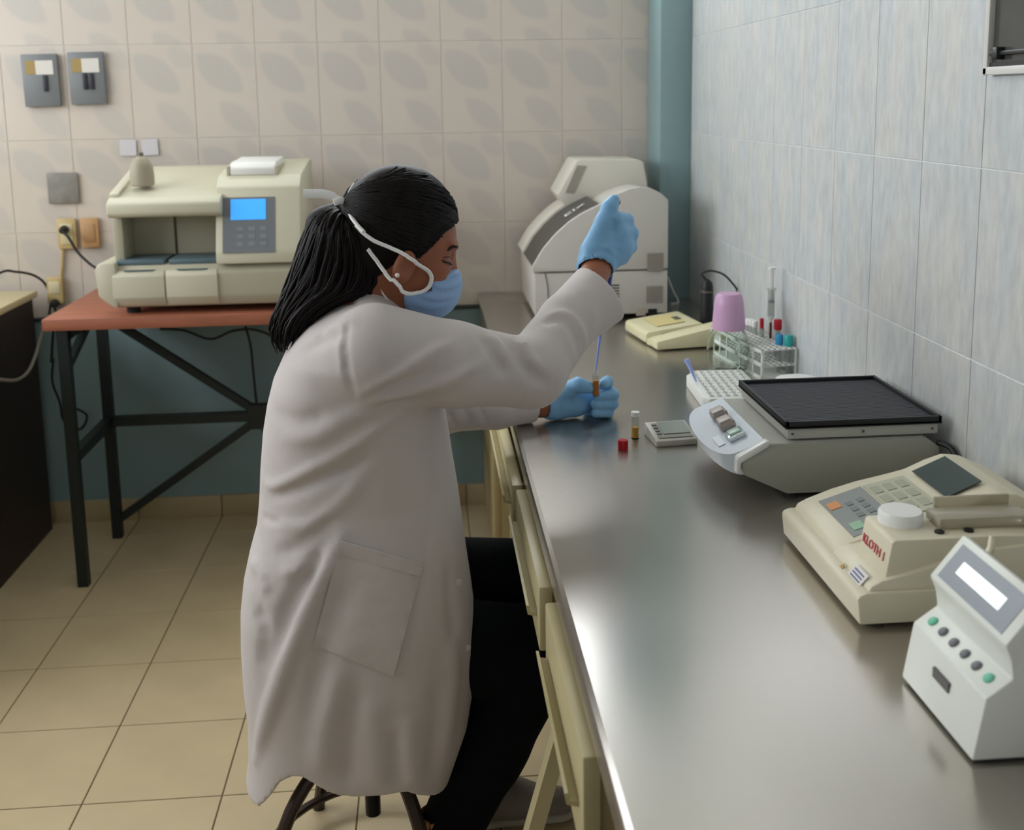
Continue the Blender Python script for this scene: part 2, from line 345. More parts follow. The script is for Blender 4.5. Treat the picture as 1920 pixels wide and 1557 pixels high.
for k, (ya, yb_) in enumerate([(2.99, 3.29), (3.3, 3.59)]):
    dd = MB().box(XE + .008, XE + .03, ya, yb_, .07, ZC - .05, bev=.003).build('cabinet_door', M_CREAM2, cb, loc=(-.5, -3.2, 0), smooth=True)
    MB().box(XE - .004, XE + .008, (yb_ - .04) if k == 0 else ya + .03, (yb_ - .03) if k == 0 else ya + .04, .42, .52, bev=.002).build('door_handle', M_CREAM, dd, smooth=True)

# ------------------------------------------------------------------ common device materials
M_IVORY = mat('ivory_plastic', 'cbc7b0', .45); M_IVORYD = mat('ivory_plastic_dull', 'b3af99', .5); M_GREYP = mat('grey_plastic', 'c9c5bd', .45)
M_DKGREY = mat('dark_grey_plastic', '5b5a56', .4); M_BLK = mat('black_plastic', '15161a', .45); M_WHITEP = mat('white_plastic', 'e4e4df', .4)
M_SCR = mat('screen_grey_green', '8d968d', .2); M_RUBBER = mat('rubber_foot', '222222', .7)
M_RED = mat('red_plastic', 'b80f22', .35); M_CABLE = mat('black_cable', '17191a', .5)
M_GLASS = mat('clear_glass', 'eef5f0', .03, trans=1, ior=1.3); M_CLEAR = mat('clear_plastic', 'e8ece6', .08, trans=.9, ior=1.2)

# ------------------------------------------------------------------ grey analyzer at the far end of the counter
def pxz(uv, y): p = W(uv[0], uv[1], y); return (float(p[0]), float(p[2]))
AY0, AY1 = 3.08, 3.52
an = empty('benchtop_analyzer', (.5, 3.3, ZC), label='large grey benchtop analyzer with curved dark-striped front at the counter\'s far end', cat='analyzer')
L0 = (-.5, -3.3, -ZC)
arc = [pxz(p, AY0) for p in [(998, 500), (1018, 466), (1040, 440), (1065, 417), (1090, 400), (1125, 383), (1150, 366), (1180, 354), (1200, 350), (1218, 352), (1237, 361), (1253, 375)]]
xr_ = arc[-1][0]
body = [(.306, ZC + .018), (.302, .914)] + [(x + .012, z - .012) for x, z in arc[:-1]] + [(xr_ - .004, arc[-1][1] - .012), (xr_ - .004, ZC + .018)]
MB().prism(body, 'y', AY0 + .012, AY1, bev=.004).build('housing', M_GREYP, an, loc=L0, smooth=True)
MB().prism([(arc[0][0], .905)] + arc + [(xr_, .905)], 'y', AY0 - .004, AY0 + .014, bev=.004).build('upper_side_panel', M_GREYP, an, loc=L0, smooth=True)
MB().prism([(.304, ZC + .02), (.304, .9), (xr_, .9), (xr_, ZC + .02)], 'y', AY0, AY0 + .014, bev=.003).build('lower_side_panel', M_GREYP, an, loc=L0, smooth=True)
ds = arc[:6]
MB().prism([(x - .001, z + .001) for x, z in ds] + [(x + .016, z - .016) for x, z in ds[::-1]], 'y', AY0 + .014, AY0 + .27, bev=.001).build('dark_stripe', mat('stripe_brown_grey', '47443f', .4), an, loc=L0)
MB().prism([(x - .006, z + .007) for x, z in arc[:8]] + [(x + .016, z - .016) for x, z in arc[:8][::-1]], 'y', AY0 + .27, AY1, bev=.003).build('curved_cover', mat('light_grey_plastic', 'd6d2c6', .45), an, loc=L0, smooth=True)
lid = [pxz(p, 3.35) for p in [(1045, 365), (1080, 301), (1090, 299), (1196, 299), (1206, 304), (1213, 345)]]
lo = MB().prism(lid + [(lid[-1][0], 1.06), (lid[0][0] + .03, 1.06)], 'y', 3.34, 3.56, bev=.005).build('rear_lid', mat('light_grey_plastic', 'd6d2c6', .45), an, loc=L0, smooth=True)
lw = [pxz(p, 3.34) for p in [(1060, 362), (1082, 310), (1100, 311), (1076, 363)]]
MB().prism(lw, 'y', 3.3385, 3.3415).build('lid_window', mat('lid_window_grey', 'a39d92', .3), lo)
for (u0, v0, u1, v1) in [(1213, 474, 1243, 508), (1212, 536, 1242, 568)]:
    p0, p1 = pxz((u0, v1), AY0), pxz((u1, v0), AY0)
    yo = AY0 - (.0045 if v0 < 500 else 0)
    vg = MB().box(p0[0], p1[0], yo - .003, yo + .002, p0[1], p1[1]).build('vent_grille', mat('vent_grey', '8f887f', .6), an, loc=L0)
    mb = MB(); n = 8
    for k in range(n):
        z_ = p0[1] + (p1[1] - p0[1]) * (k + .5) / n; mb.box(p0[0] + .002, p1[0] - .002, yo - .0045, yo - .002, z_ - .0012, z_ + .0012)
    tag(mb.build('vent_slats', mat('vent_slat', '9f988e', .6), vg), kind='stuff')
p0, p1 = pxz((1137, 576), AY0), pxz((1161, 532), AY0)
for k in range(8):
    z_ = p0[1] + (p1[1] - p0[1]) * (k + .5) / 8; MB().box(p0[0], p1[0], AY0 - .0012, AY0 + .004, z_ - .0022, z_ + .0022).build('louvre_slot', M_DKGREY, an, loc=L0)
p0, p1 = pxz((1215, 592), AY0), pxz((1232, 579), AY0); MB().box(p0[0], p1[0], AY0 - .002, AY0 + .002, p0[1], p1[1], bev=.001).build('power_socket', M_BLK, an, loc=L0)
p0, p1 = pxz((1193, 592), AY0), pxz((1210, 578), AY0); MB().box(p0[0], p1[0], AY0 - .0015, AY0 + .002, p0[1], p1[1]).build('rating_label', mat('beige_label', 'b3aa98', .5), an, loc=L0)
MB().tube([(.335, AY0 - .001, .9), (.342, AY0 - .001, .86), (.345, AY0 - .001, .775)], .0012, 6).build('door_seam', M_DKGREY, an, loc=L0)
for x in (.36, .64):
    for y in (3.14, 3.46): MB().lathe([(.016, 0), (.016, .02), (0, .02)], 12, c=(x, y, ZC)).build('rubber_foot', M_RUBBER, an, loc=L0)
tm = text_mesh('Elx', .06)
n_ = Vector((ds[4][0] - ds[3][0], 0, ds[4][1] - ds[3][1])).normalized()
tm.transform(frame_M(Vector((ds[3][0] + .03, AY0 + .1, ds[3][1] + .026)) + n_.cross(Vector((0, 1, 0))) * -.0016, n_, Vector((0, 1, 0))))
link('brand_lettering', tm, M_WHITEP, an, L0)

# ------------------------------------------------------------------ cream analyzer with blue screen on the wooden table
ZT = .808
ma = empty('coagulation_analyzer', (-.65, 3.25, ZT), label='cream laboratory analyzer with lit blue screen on the wooden table', cat='analyzer')
L1 = (.65, -3.25, -ZT)
FY = 3.1
zb = ZT + .022
# base with the drawer section, running the whole width
MB().prism([(FY + .012, zb), (FY, zb + .03), (FY, .928), (FY + .03, .952), (3.5, .952), (3.5, zb)], 'x', -.9, -.36, bev=.006).build('base', M_IVORYD, ma, loc=L1, smooth=True)
MB().prism([(-.9, zb + .004), (-.938, zb + .035), (-.944, .945), (-.93, .962), (-.886, .962), (-.886, zb)], 'y', FY - .004, 3.5, bev=.006).build('left_cheek', M_IVORY, ma, loc=L1, smooth=True)
for (x0, x1) in ((-.896, -.752), (-.748, -.604)):
    dr = MB().prism([(FY + .008, zb + .004), (FY - .008, zb + .03), (FY - .008, .922), (FY + .004, .936), (FY + .03, .936), (FY + .03, zb + .004)], 'x', x0, x1, bev=.003).build('drawer', M_IVORY, ma, loc=L1, smooth=True)
    xm = (x0 + x1) / 2
    MB().prism([(xm - .045, 0), (xm - .038, -.012), (xm + .038, -.012), (xm + .045, 0)], 'z', .9365, .9385).build('finger_notch', mat('teal_grey_plastic', '5c7077', .5), dr, (0, FY + .012, 0))
    MB().box(x0 + .004, x1 - .004, FY + .025, 3.26, .95, .964, bev=.003).build('tray', mat('teal_grey_plastic', '5c7077', .5), ma, loc=L1, smooth=True)
    MB().box(x0 + .002, x1 - .002, 3.262, 3.28, .955, 1.12, bev=.002).build('rear_panel', M_IVORYD, ma, loc=L1, smooth=True)
MB().box(-.9, -.872, FY + .05, 3.3, .95, 1.1, bev=.004).build('side_post', M_IVORYD, ma, loc=L1, smooth=True)
# upper housing with sloping top
MB().prism([(FY + .01, 1.088), (FY - .002, 1.098), (FY - .002, 1.128), (FY + .02, 1.142), (3.42, 1.212), (3.5, 1.212), (3.5, .95), (3.285, .95), (3.285, 1.088)], 'x', -.9, -.585, bev=.006).build('upper_housing', M_IVORY, ma, loc=L1, smooth=True)
MB().prism([(3.13, 1.155), (3.42, 1.225), (3.46, 1.225), (3.46, 1.2), (3.13, 1.14)], 'x', -.898, -.872, bev=.004).build('lid_rim', M_IVORY, ma, loc=L1, smooth=True)
# console on the right
co = MB().prism([(FY - .004, .95), (FY - .002, .985), (FY + .055, 1.165), (FY + .1, 1.195), (3.44, 1.226), (3.5, 1.226), (3.5, .95)], 'x', -.605, -.365, bev=.006).build('console', M_IVORY, ma, loc=L1, smooth=True)
# panel lying on the slanted front of the console
s0, s1 = np.array([FY - .002, .985]), np.array([FY + .055, 1.165]); d_ = (s1 - s0) / np.linalg.norm(s1 - s0); n2 = np.array([-d_[1], d_[0]])
Ls = np.linalg.norm(s1 - s0)
def on_slope(x0, x1, t0, t1, th, name, m, parent, lift=0):
    P = lambda t, k: tuple(s0 + d_ * t + n2 * k)
    return MB().prism([P(t0, lift), P(t1, lift), P(t1, lift + th), P(t0, lift + th)], 'x', x0, x1).build(name, m, parent)
pn = on_slope(-.585, -.437, -.004, .158, .002, 'control_panel', mat('panel_grey', '73777b', .4), ma); pn.location = L1
sr = on_slope(-.562, -.463, .092, .152, .0015, 'blue_screen', mat('lit_blue_screen', '3f9cf0', .2, emit=.75), pn, .002)
for i in range(3):
    for j in range(3): on_slope(-.545 + .033 * i, -.527 + .033 * i, .015 + .022 * j, .028 + .022 * j, .001, 'key', mat('panel_key', '7d8489', .5), pn, .002)
pr = MB().prism([(3.2, 1.195), (3.2, 1.216), (3.22, 1.232), (3.4, 1.24), (3.42, 1.22), (3.42, 1.2)], 'x', -.57, -.44, bev=.004).build('printer_cover', M_WHITEP, ma, loc=L1, smooth=True)
for x in (-.575, -.437): MB().box(x - .005, x + .005, 3.2, 3.35, 1.19, 1.222, bev=.002).build('printer_hinge', M_IVORYD, ma, loc=L1, smooth=True)
for x in (-.86, -.42):
    for y in (3.16, 3.44): MB().lathe([(.02, 0), (.02, .024), (0, .024)], 12, c=(x, y, ZT)).build('rubber_foot', M_RUBBER, ma, loc=L1)
# beige bottle on top of it
q_ = W(268, 352, 3.2)
bt = empty('dispenser_bottle', (float(q_[0]), 3.2, 1.171), label='small beige dispenser bottle standing on the cream analyzer', cat='bottle')
M_BEIGE = mat('beige_plastic', 'a29a86', .5)
MB().lathe([(0, 0), (.03, 0), (.034, .004), (.034, .03), (.031, .058), (.024, .074), (.012, .084), (.009, .086), (0, .086)], 24).build('bottle_body', M_BEIGE, bt, smooth=True)
MB().lathe([(0, .084), (.008, .084), (.008, .094), (.005, .097), (0, .097)], 16).build('nozzle', mat('dark_beige', '6f685a', .5), bt, smooth=True)

# ------------------------------------------------------------------ wooden table on a black steel frame
tb = empty('work_table', (-.545, 3.33, 0), label='reddish wooden table on black steel frame carrying the cream analyzer', cat='table')
M_WOOD = mat('red_brown_wood', '9c5f47', .45, var=.18, vscale=5, vstretch=(1, 8, 8)); M_FRAME = mat('black_steel', '1c2422', .45)
L2 = (.545, -3.33, 0)
MB().box(-1.095, .0, 3.08, 3.6, ZT - .034, ZT, bev=.002).build('table_top', M_WOOD, tb, loc=L2, smooth=True)
TW = .03
for x in (-1.045, -.055):
    for y in (3.1, 3.46): MB().box(x - TW / 2, x + TW / 2, y - TW / 2, y + TW / 2, 0, ZT - .034).build('leg', M_FRAME, tb, loc=L2)
    MB().bar((x, 3.1, ZT - .05), (x, 3.46, ZT - .05), TW).build('top_rail', M_FRAME, tb, loc=L2)
    MB().bar((x, 3.11, .395), (x, 3.45, .395), TW).build('side_rail', M_FRAME, tb, loc=L2)
    MB().bar((x, 3.11, .66), (x, 3.36, ZT - .05), .02).build('side_brace', M_FRAME, tb, loc=L2)
MB().bar((-1.045, 3.46, ZT - .05), (-.055, 3.46, ZT - .05), TW).build('rear_rail', M_FRAME, tb, loc=L2)
MB().bar((-1.03, 3.46, .395), (-.07, 3.46, .395), TW).build('stretcher', M_FRAME, tb, loc=L2)
for a, b in [((-1.04, ZT - .06), (-.56, .4)), ((-1.04, .06), (-.56, .39)), ((-.06, ZT - .06), (-.53, .4)), ((-.06, .06), (-.53, .39))]:
    MB().bar((a[0], 3.46, a[1]), (b[0], 3.46, b[1]), .024).build('diagonal_brace', M_FRAME, tb, loc=L2)
MB().box(-.6, -.49, 3.44, 3.475, .355, .435).build('centre_plate', M_FRAME, tb, loc=L2)
# cables under and behind the table
def cable(name, pts, r, label, m=M_CABLE, n=8):
    c = Vector(pts[0]); o = MB().tube([Vector(p) - c for p in spline(pts, n)], r, 6).build(name, m, None, loc=c, smooth=True); return tag(o, label, 'cable')
cable('power_cable', [W(300, 617, 3.5), W(345, 620, 3.5), W(395, 636, 3.5), W(440, 620, 3.5), W(490, 622, 3.5), W(560, 660, 3.5)], .004, 'black cable sagging just below the wooden tabletop')
cable('power_cable', [W(460, 612, 3.52), W(470, 650, 3.52), W(476, 710, 3.52), W(484, 775, 3.52), W(500, 830, 3.52)], .004, 'black cable hanging down to the centre of the table frame')
cable('power_cable', [W(100, 672, 3.55), W(98, 715, 3.55), W(112, 755, 3.55), W(120, 790, 3.55), W(150, 805, 3.55), W(163, 780, 3.55), W(140, 765, 3.55)], .004, 'black cable looped behind the left table legs')

# ------------------------------------------------------------------ dark cabinet at the left edge
dc = empty('desk_cabinet', (-1.6, 3.2, 0), label='dark brown desk with cream top at the left edge of the room', cat='desk')
L3 = (1.6, -3.2, 0)
M_DBROWN = mat('dark_brown_laminate', '2a1c18', .5, var=.15, vscale=3, vstretch=(1, 1, .2)); M_CREAMT = mat('cream_laminate', 'cfc29b', .4)
MB().box(-1.306, -1.288, 2.3, 3.56, 0, .79).build('side_panel', M_DBROWN, dc, loc=L3)
MB().box(-2.0, -1.306, 3.54, 3.56, .05, .79).build('back_panel', M_DBROWN, dc, loc=L3)
MB().box(-2.0, -1.98, 2.3, 3.54, 0, .79).build('side_panel', M_DBROWN, dc, loc=L3)
MB().box(-1.98, -1.306, 2.32, 2.34, .05, .79).build('front_panel', M_DBROWN, dc, loc=L3)
MB().box(-2.02, -1.275, 2.28, 3.575, .79, .812, bev=.003).build('desk_top', M_CREAMT, dc, loc=L3, smooth=True)
cable('data_cable', [WX(-12, 711, -1.279), WX(0, 712, -1.279), WX(30, 713, -1.279), WX(52, 698, -1.279), WX(66, 668, -1.275), WX(76, 632, -1.265), WX(84, 605, -1.25)], .0055, 'pale grey cable looping across the dark desk panel', mat('grey_cable', '9a948a', .5))
cable('power_cable', [(-1.45, 3.45, .818), W(0, 512, 3.5), W(30, 510, 3.53), W(62, 516, 3.57), W(84, 532, 3.59), W(95, 560, 3.6), W(92, 590, 3.6)], .004, 'black cable arching over the cream desk top')

# ------------------------------------------------------------------ fittings on the back wall
YW = YB - .0065
def plate(name, uv, w, h, rz, th, m, label, cat, group=None):
    p = W(uv[0], uv[1], YW); e = empty(name, (float(p[0]), YW, float(p[2])), label=label, cat=cat, group=group); e.rotation_euler = (0, rz, 0)
    Bx('plate', m, e, -w / 2, w / 2, -th, 0, -h / 2, h / 2, bev=.003); return e
M_PG = mat('grey_wall_plate', '767a7c', .45)
for (uv, lab, bars) in [((79, 151), 'left grey wall plate with white sticker and one dark slot', 1), ((165, 147), 'right grey wall plate with white sticker and two dark slots', 2)]:
    e = plate('breaker_plate', uv, .112, .165, math.radians(-.8), .014, M_PG, lab, 'wall plate', 'grey plates on the back wall')
    Bx('sticker', mat('white_sticker', 'd7d3cc', .6), e, -.012, .042, -.0152, -.013, .018, .062); Bx('emblem', mat('ochre_sticker', 'a28a55', .6), e, -.044, -.012, -.0152, -.013, .02, .062)
    for k in range(bars): Bx('breaker_slot', mat('slot_dark', '2d2c38', .5), e, (.0 if bars == 2 else .012) + .02 * k - .008 * bars + .004, (.0 if bars == 2 else .012) + .02 * k - .008 * bars + .018, -.02, -.013, -.035, .016, bev=.002)
plate('blank_wall_plate', (119, 353), .098, .1, .0, .006, mat('worn_grey', '85827c', .6, var=.2, vscale=25), 'square blank worn grey wall plate', 'wall plate')
M_OUT = mat('yellowed_plastic', 'c3ac78', .45)
e = plate('wall_outlet', (127, 438), .06, .1, 0, .012, M_OUT, 'yellowed wall outlet with black plug inserted', 'outlet'); o1 = e
Bx('socket_face', mat('outlet_cream', 'd5c9a4', .45), e, -.02, .02, -.0145, -.011, -.034, .034, bev=.002)
e = plate('wall_outlet', (170, 436), .058, .098, 0, .012, mat('orange_plate', 'bd9568', .5), 'orange-beige empty wall outlet beside the plug', 'outlet')
Bx('socket_face', mat('outlet_orange', 'b18a62', .5), e, -.018, .018, -.0145, -.011, -.03, .03, bev=.002)
e = plate('wall_outlet', (107, 543), .05, .085, 0, .025, M_OUT, 'small surface outlet box low beside the table', 'outlet')
Bx('socket_face', mat('outlet_cream', 'd5c9a4', .45), e, -.018, .018, -.0275, -.024, -.01, .03, bev=.002)
def plug(uv, d, label, pts):
    p = W(uv[0], uv[1], YW); e = empty('power_plug', (float(p[0]), YW - d, float(p[2])), label=label, cat='plug')
    MB().lathe([(0, 0), (.014, 0), (.015, .006), (.012, .022), (.008, .034), (0, .036)], 14, M=Matrix.Rotation(math.pi / 2, 4, 'X')).build('plug_body', M_CABLE, e, smooth=True)
    MB().tube([Vector(q) - e.location for q in spline(pts, 8)], .0045, 6).build('cord', M_CABLE, e, smooth=True)
pp = W(124, 430, YW); plug((124, 430), .0145, 'black power plug with cord running to the cream analyzer', [(pp[0], YW - .045, pp[2]), W(128, 445, YW - .07), W(145, 472, 3.53), W(165, 492, 3.5), W(180, 503, 3.46)])
pp = W(108, 565, YW); plug((108, 566), .02, 'black power plug low on the wall behind the table corner', [(pp[0], YW - .05, pp[2]), W(106, 590, 3.57), W(100, 620, 3.58), W(96, 680, 3.58)])
for k, (uv, lab) in enumerate([((240, 277), 'left pale paper label stuck above the beige bottle'), ((281, 276), 'right pale paper label stuck above the beige bottle')]):
    p = W(*uv, YW); o = Bx('paper_label', mat('pale_paper', 'cfccd0', .6), None, -.026, .026, -.001, 0, -.026, .026); o.location = (float(p[0]), YW, float(p[2])); o.rotation_euler = (0, math.radians(2 - 4 * k), 0); tag(o, lab, 'label')
cable('wire_trunking', [W(118, 468, YW - .004), W(116, 500, YW - .004), W(113, 522, YW - .004)], .005, 'thin cream conduit between the two wall outlets', M_OUT)

# ------------------------------------------------------------------ small cream meter with black probe
c0 = WZ(1232, 660, ZC)
pm = empty('probe_meter', (.579, 2.676, ZC), math.radians(8), label='small cream handheld-style meter with sloping keypad behind the bottle', cat='meter')
M_YCREAM = mat('yellow_cream_plastic', 'd9d3ad', .45)
MB().prism([(0, .004), (0, .026), (.2, .062), (.215, .058), (.215, .004)], 'y', 0, .06, bev=.004).build('near_body', M_YCREAM, pm, smooth=True, loc=(0, 0, 0))
MB().prism([(-.004, .006), (-.004, .03), (.004, .036), (.15, .052), (.16, .048), (.16, .006)], 'y', .075, .25, bev=.006).build('keypad_body', M_YCREAM, pm, smooth=True)
MB().box(0, .15, .055, .08, .004, .02).build('base_link', M_YCREAM, pm)
Mk = frame_M(Vector((.02, .1, .0395)), (1, 0, .11), (0, 1, 0))
MB().box(.02, .1, .01, .12, 0, .0012, M=Mk).build('keypad_label', mat('yellow_label', 'd8c98f', .5), pm)
MB().box(.085, .102, .04, .075, .001, .0025, M=Mk).build('display', mat('olive_lcd', '6d705a', .2), pm)
MB().box(.04, .15, .057, .074, .018, .03).build('probe_slot', M_DKGREY, pm)
# black pen-shaped probe standing in the meter
pb = empty('black_probe', (float(WZ(1313, 612, ZC)[0]) - .01, 2.86, ZC + .03), label='black cylindrical probe standing upright by the small cream meter', cat='probe')
hz = W(1313, 525, 2.86)[2] - ZC - .03
MB().lathe([(0, -.03), (.018, -.03), (.019, .03), (.0175, .055), (.0165, hz - .022), (.014, hz - .008), (.006, hz), (0, hz)], 20).build('probe_body', M_BLK, pb, smooth=True)
MB().lathe([(.0172, hz - .035), (.0185, hz - .034), (.0185, hz - .031), (.0172, hz - .03)], 20).build('collar', M_DKGREY, pb, smooth=True)
pts = [Vector((0, 0, hz - .003)) + pb.location, W(1316, 514, 2.86), W(1332, 508, 2.86), W(1355, 514, 2.86), W(1372, 530, 2.86), W(1384, 550, 2.88), W(1392, 600, 2.9), (.80, 2.92, ZC + .004)]
MB().tube([Vector(p) - pb.location for p in spline(pts, 8)], .0028, 6).build('cord', M_BLK, pb, smooth=True)
cable('mains_cable', [(.70, 3.2, ZC + .004), (.74, 3.1, ZC + .004), (.78, 3.0, ZC + .004), (.81, 2.93, ZC + .004)], .004, 'black cable lying on the counter behind the black probe')
cable('white_cable', [W(1252, 520, 3.36), W(1262, 545, 3.34), W(1272, 566, 3.33), (.76, 3.3, ZC + .003)], .003, 'thin white cable dangling beside the grey analyzer', M_WHITEP)

# ------------------------------------------------------------------ glass bottle with lilac cap
gb = empty('glass_bottle', (.724, 2.56, ZC), label='round clear glass bottle with big lilac cap behind the tube rack', cat='bottle')
GY = 2.455; _bz = float(W(1366, 612, GY)[2]) - ZC; _tz = float(W(1366, 550, GY)[2]) - ZC
gb.location = (float(W(1366, 612, GY)[0]), GY, ZC)
out = [(0, 0.001), (.034, .001), (.046, .010), (.051, .03), (.051, .055), (.046, _bz - .025), (.038, _bz - .008), (.034, _bz)]
MB().lathe(out + [(r - .003, z) for r, z in out[::-1][:-1]] + [(0, .005)], 32).build('glass', M_GLASS, gb, smooth=True)
MB().lathe([(0, _bz - .006), (.038, _bz - .006), (.039, _bz), (.0345, _bz + (_tz - _bz) * .7), (.031, _tz - .006), (.026, _tz), (0, _tz + .001)], 32).build('cap', mat('lilac_plastic', 'c79fc0', .35), gb, smooth=True)

# ------------------------------------------------------------------ white test tube rack
RYAW = math.radians(9)
rk = empty('tube_rack', (.757, 2.362, ZC), RYAW, label='white plastic test tube rack with lattice top beside the tiled wall', cat='tube rack')
RW, RL, RH = .086, .29, .07
M_RACK = mat('white_rack_plastic', 'dcded8', .4)
def lattice(z, th, name):
    mb = MB(); nx, ny = 6, 16
    for i in range(nx + 1): x = RW * i / nx; mb.box(max(0, x - .0016), min(RW, x + .0016), 0, RL, z - th, z)
    for j in range(ny + 1): y = RL * j / ny; mb.box(0, RW, max(0, y - .0016), min(RL, y + .0016), z - th, z - .0003)
    return mb.build(name, M_RACK, rk)
lattice(RH, .003, 'top_lattice'); lattice(RH * .45, .0025, 'middle_lattice')
Bx('bottom_plate', M_RACK, rk, 0, RW, 0, RL, .0, .003)
mb = MB()
for y in (0, .045, .115, .19, .235, RL - .006): mb.box(-.001, .002, y, y + .006, 0, RH)
for z in (0, .03, RH - .008): mb.box(-.001, .002, 0, RL, z, z + .008)
mb.build('side_frame', M_RACK, rk)
for x in (0, RW - .004):
    for y in (-.001, RL - .003): Bx('corner_post', M_RACK, rk, x, x + .004, y, y + .004, 0, RH)
def in_rack(i, j): 
    c, s = math.cos(RYAW), math.sin(RYAW); x, y = RW * (i + .5) / 6, RL * (j + .5) / 16
    return (.757 + c * x - s * y, 2.362 + s * x + c * y, ZC + .0035)
M_BLOOD = mat('dark_blood', '5a1a22', .3); M_TUBE = mat('tube_glass', 'e6eae6', .1, trans=.75, ior=1.2)
def tube(i, j, h, capm, label, caph=.02, capr=.0075, blood=0, liquid=None):
    e = empty('sample_tube', in_rack(i, j), label=label, cat='tube', group='tubes in the white rack')
    MB().lathe([(0, 0), (.004, .0008), (.006, .005), (.0062, h), (.0052, h), (.005, .006), (0, .002)], 14).build('tube_wall', M_TUBE, e, smooth=True)
    if liquid: MB().lathe([(0, .003), (.0045, .006), (.0045, h * liquid), (0, h * liquid)], 12).build('contents', M_BLOOD, e, smooth=True)
    if capm: MB().lathe([(0, h - .004), (capr * .92, h - .004), (capr, h), (capr, h + caph - .003), (capr * .85, h + caph), (0, h + caph)], 16).build('cap', capm, e, smooth=True)
M_BLUEC = mat('blue_cap', '2b8fc4', .35); M_TEALC = mat('teal_cap', '2ea7a4', .35); M_LAV = mat('lavender_cap', '9f9ad0', .4)
tube(5, 4, .098, M_RED, 'capped tube with large red stopper rising from the white rack', .021, .0095, liquid=.5)
tube(4, 7, .088, mat('red_cone', 'c21628', .35), 'slim tube with pointed red cap next to the syringe', .024, .005)
tube(4, 9, .087, M_WHITEP, 'white capped tube left of the pointed red cap', .012)
tube(4, 10, .087, M_WHITEP, 'white capped tube in the middle of the white trio', .012)
tube(4, 11, .085, M_WHITEP, 'white capped tube beside the lavender cap', .012)
tube(4, 12, .075, M_LAV, 'lavender capped tube at the rear of the white rack', .018)
tube(4, 2, .07, M_BLUEC, 'short tube with blue cap in the rack', .021, .009)
tube(5, 1, .07, M_TEALC, 'short tube with teal cap nearest the tiled wall', .022, .0105)
sx = in_rack(5, 6); sy = empty('syringe', sx, label='upright plastic syringe with white plunger standing in the tube rack', cat='syringe')
def sz(v): return float(W(1462, v, sx[1])[2]) - sx[2]
MB().lathe([(0, .03), (.0015, .03), (.002, sz(603)), (.004, sz(600)), (.0085, sz(592)), (.0085, sz(545)), (.011, sz(543)), (.011, sz(540)), (.007, sz(540)), (.007, sz(592))], 16).build('barrel', M_TUBE, sy, smooth=True)
MB().lathe([(0, sz(567)), (.0068, sz(567)), (.0068, sz(562)), (0, sz(562))], 14).build('plunger_seal', M_BLK, sy, smooth=True)
mb = MB(); mb.box(-.004, .004, -.0012, .0012, sz(562), sz(505)); mb.box(-.0012, .0012, -.004, .004, sz(562), sz(505)); mb.lathe([(0, sz(505)), (.0085, sz(505)), (.0085, sz(501)), (0, sz(501))], 16); mb.build('plunger', M_WHITEP, sy)
MB().lathe([(0, .034), (.0015, .034), (.003, .06), (.003, sz(604)), (0, sz(604))], 10).build('contents', M_BLOOD, sy)
dish = empty('lidded_dish', (float(WZ(1480, 722, ZC)[0]), 2.17, ZC), label='round white domed lid showing above the black shaker tray', cat='lid'); dish.location.x = .775
dz = float(W(1488, 708, 2.17)[2]) - ZC
MB().lathe([(0, 0), (.05, 0), (.055, .004), (.055, dz - .016), (.048, dz - .005), (.03, dz), (0, dz + .001)], 32).build('dome', M_WHITEP, dish, smooth=True)
MB().lathe([(.0545, .012), (.0565, .013), (.0565, .018), (.0545, .019)], 32).build('rim', M_WHITEP, dish, smooth=True)

# ------------------------------------------------------------------ white tip rack with a blue tip
tr = empty('tip_rack', (.573, 2.13, ZC), math.radians(-3), label='low white perforated tip rack left of the shaker', cat='tip rack')
MB().prism([(0, 0), (.125, 0), (.125, .24), (.015, .24), (-.012, .2), (-.012, .02)], 'z', 0, .028, bev=.004).build('rack_body', M_RACK, tr, smooth=True)
hole = None
for i in range(7):
    for j in range(9):
        if hole is None: o = MB().lathe([(.0035, 0), (.0058, 0), (.0058, .0035), (.0045, .0045), (.0035, .0035)], 10).build('hole_collar', M_RACK, tr, smooth=True); hole = o.data
        else: o = bpy.data.objects.new('hole_collar', hole); COL.objects.link(o); o.parent = tr
        o.location = (.006 + .017 * i, .02 + .025 * j, .027)
tp = W(1305, 712, 2.3); tq = W(1287, 674, 2.3); hb = Vector((float(WZ(1306, 716, ZC + .03)[0]), float(WZ(1306, 716, ZC + .03)[1]), ZC + .029))
ht = Vector(W(1287, 674, hb.y + .01)); dv = ht - hb
tip = empty('pipette_tip', hb, label='loose blue pipette tip leaning up from the white tip rack', cat='pipette tip')
M_BLUET = mat('blue_tip', '9fb0ee', .35)
MB().tube([dv * .02, dv * .4, dv * .8, dv], [.002, .0035, .0048, .005], 12).build('tip_shaft', M_BLUET, tip, smooth=True)
MB().tube([dv * .82, dv * .99], [.0056, .0056], 12).build('tip_collar', M_BLUET, tip, smooth=True)

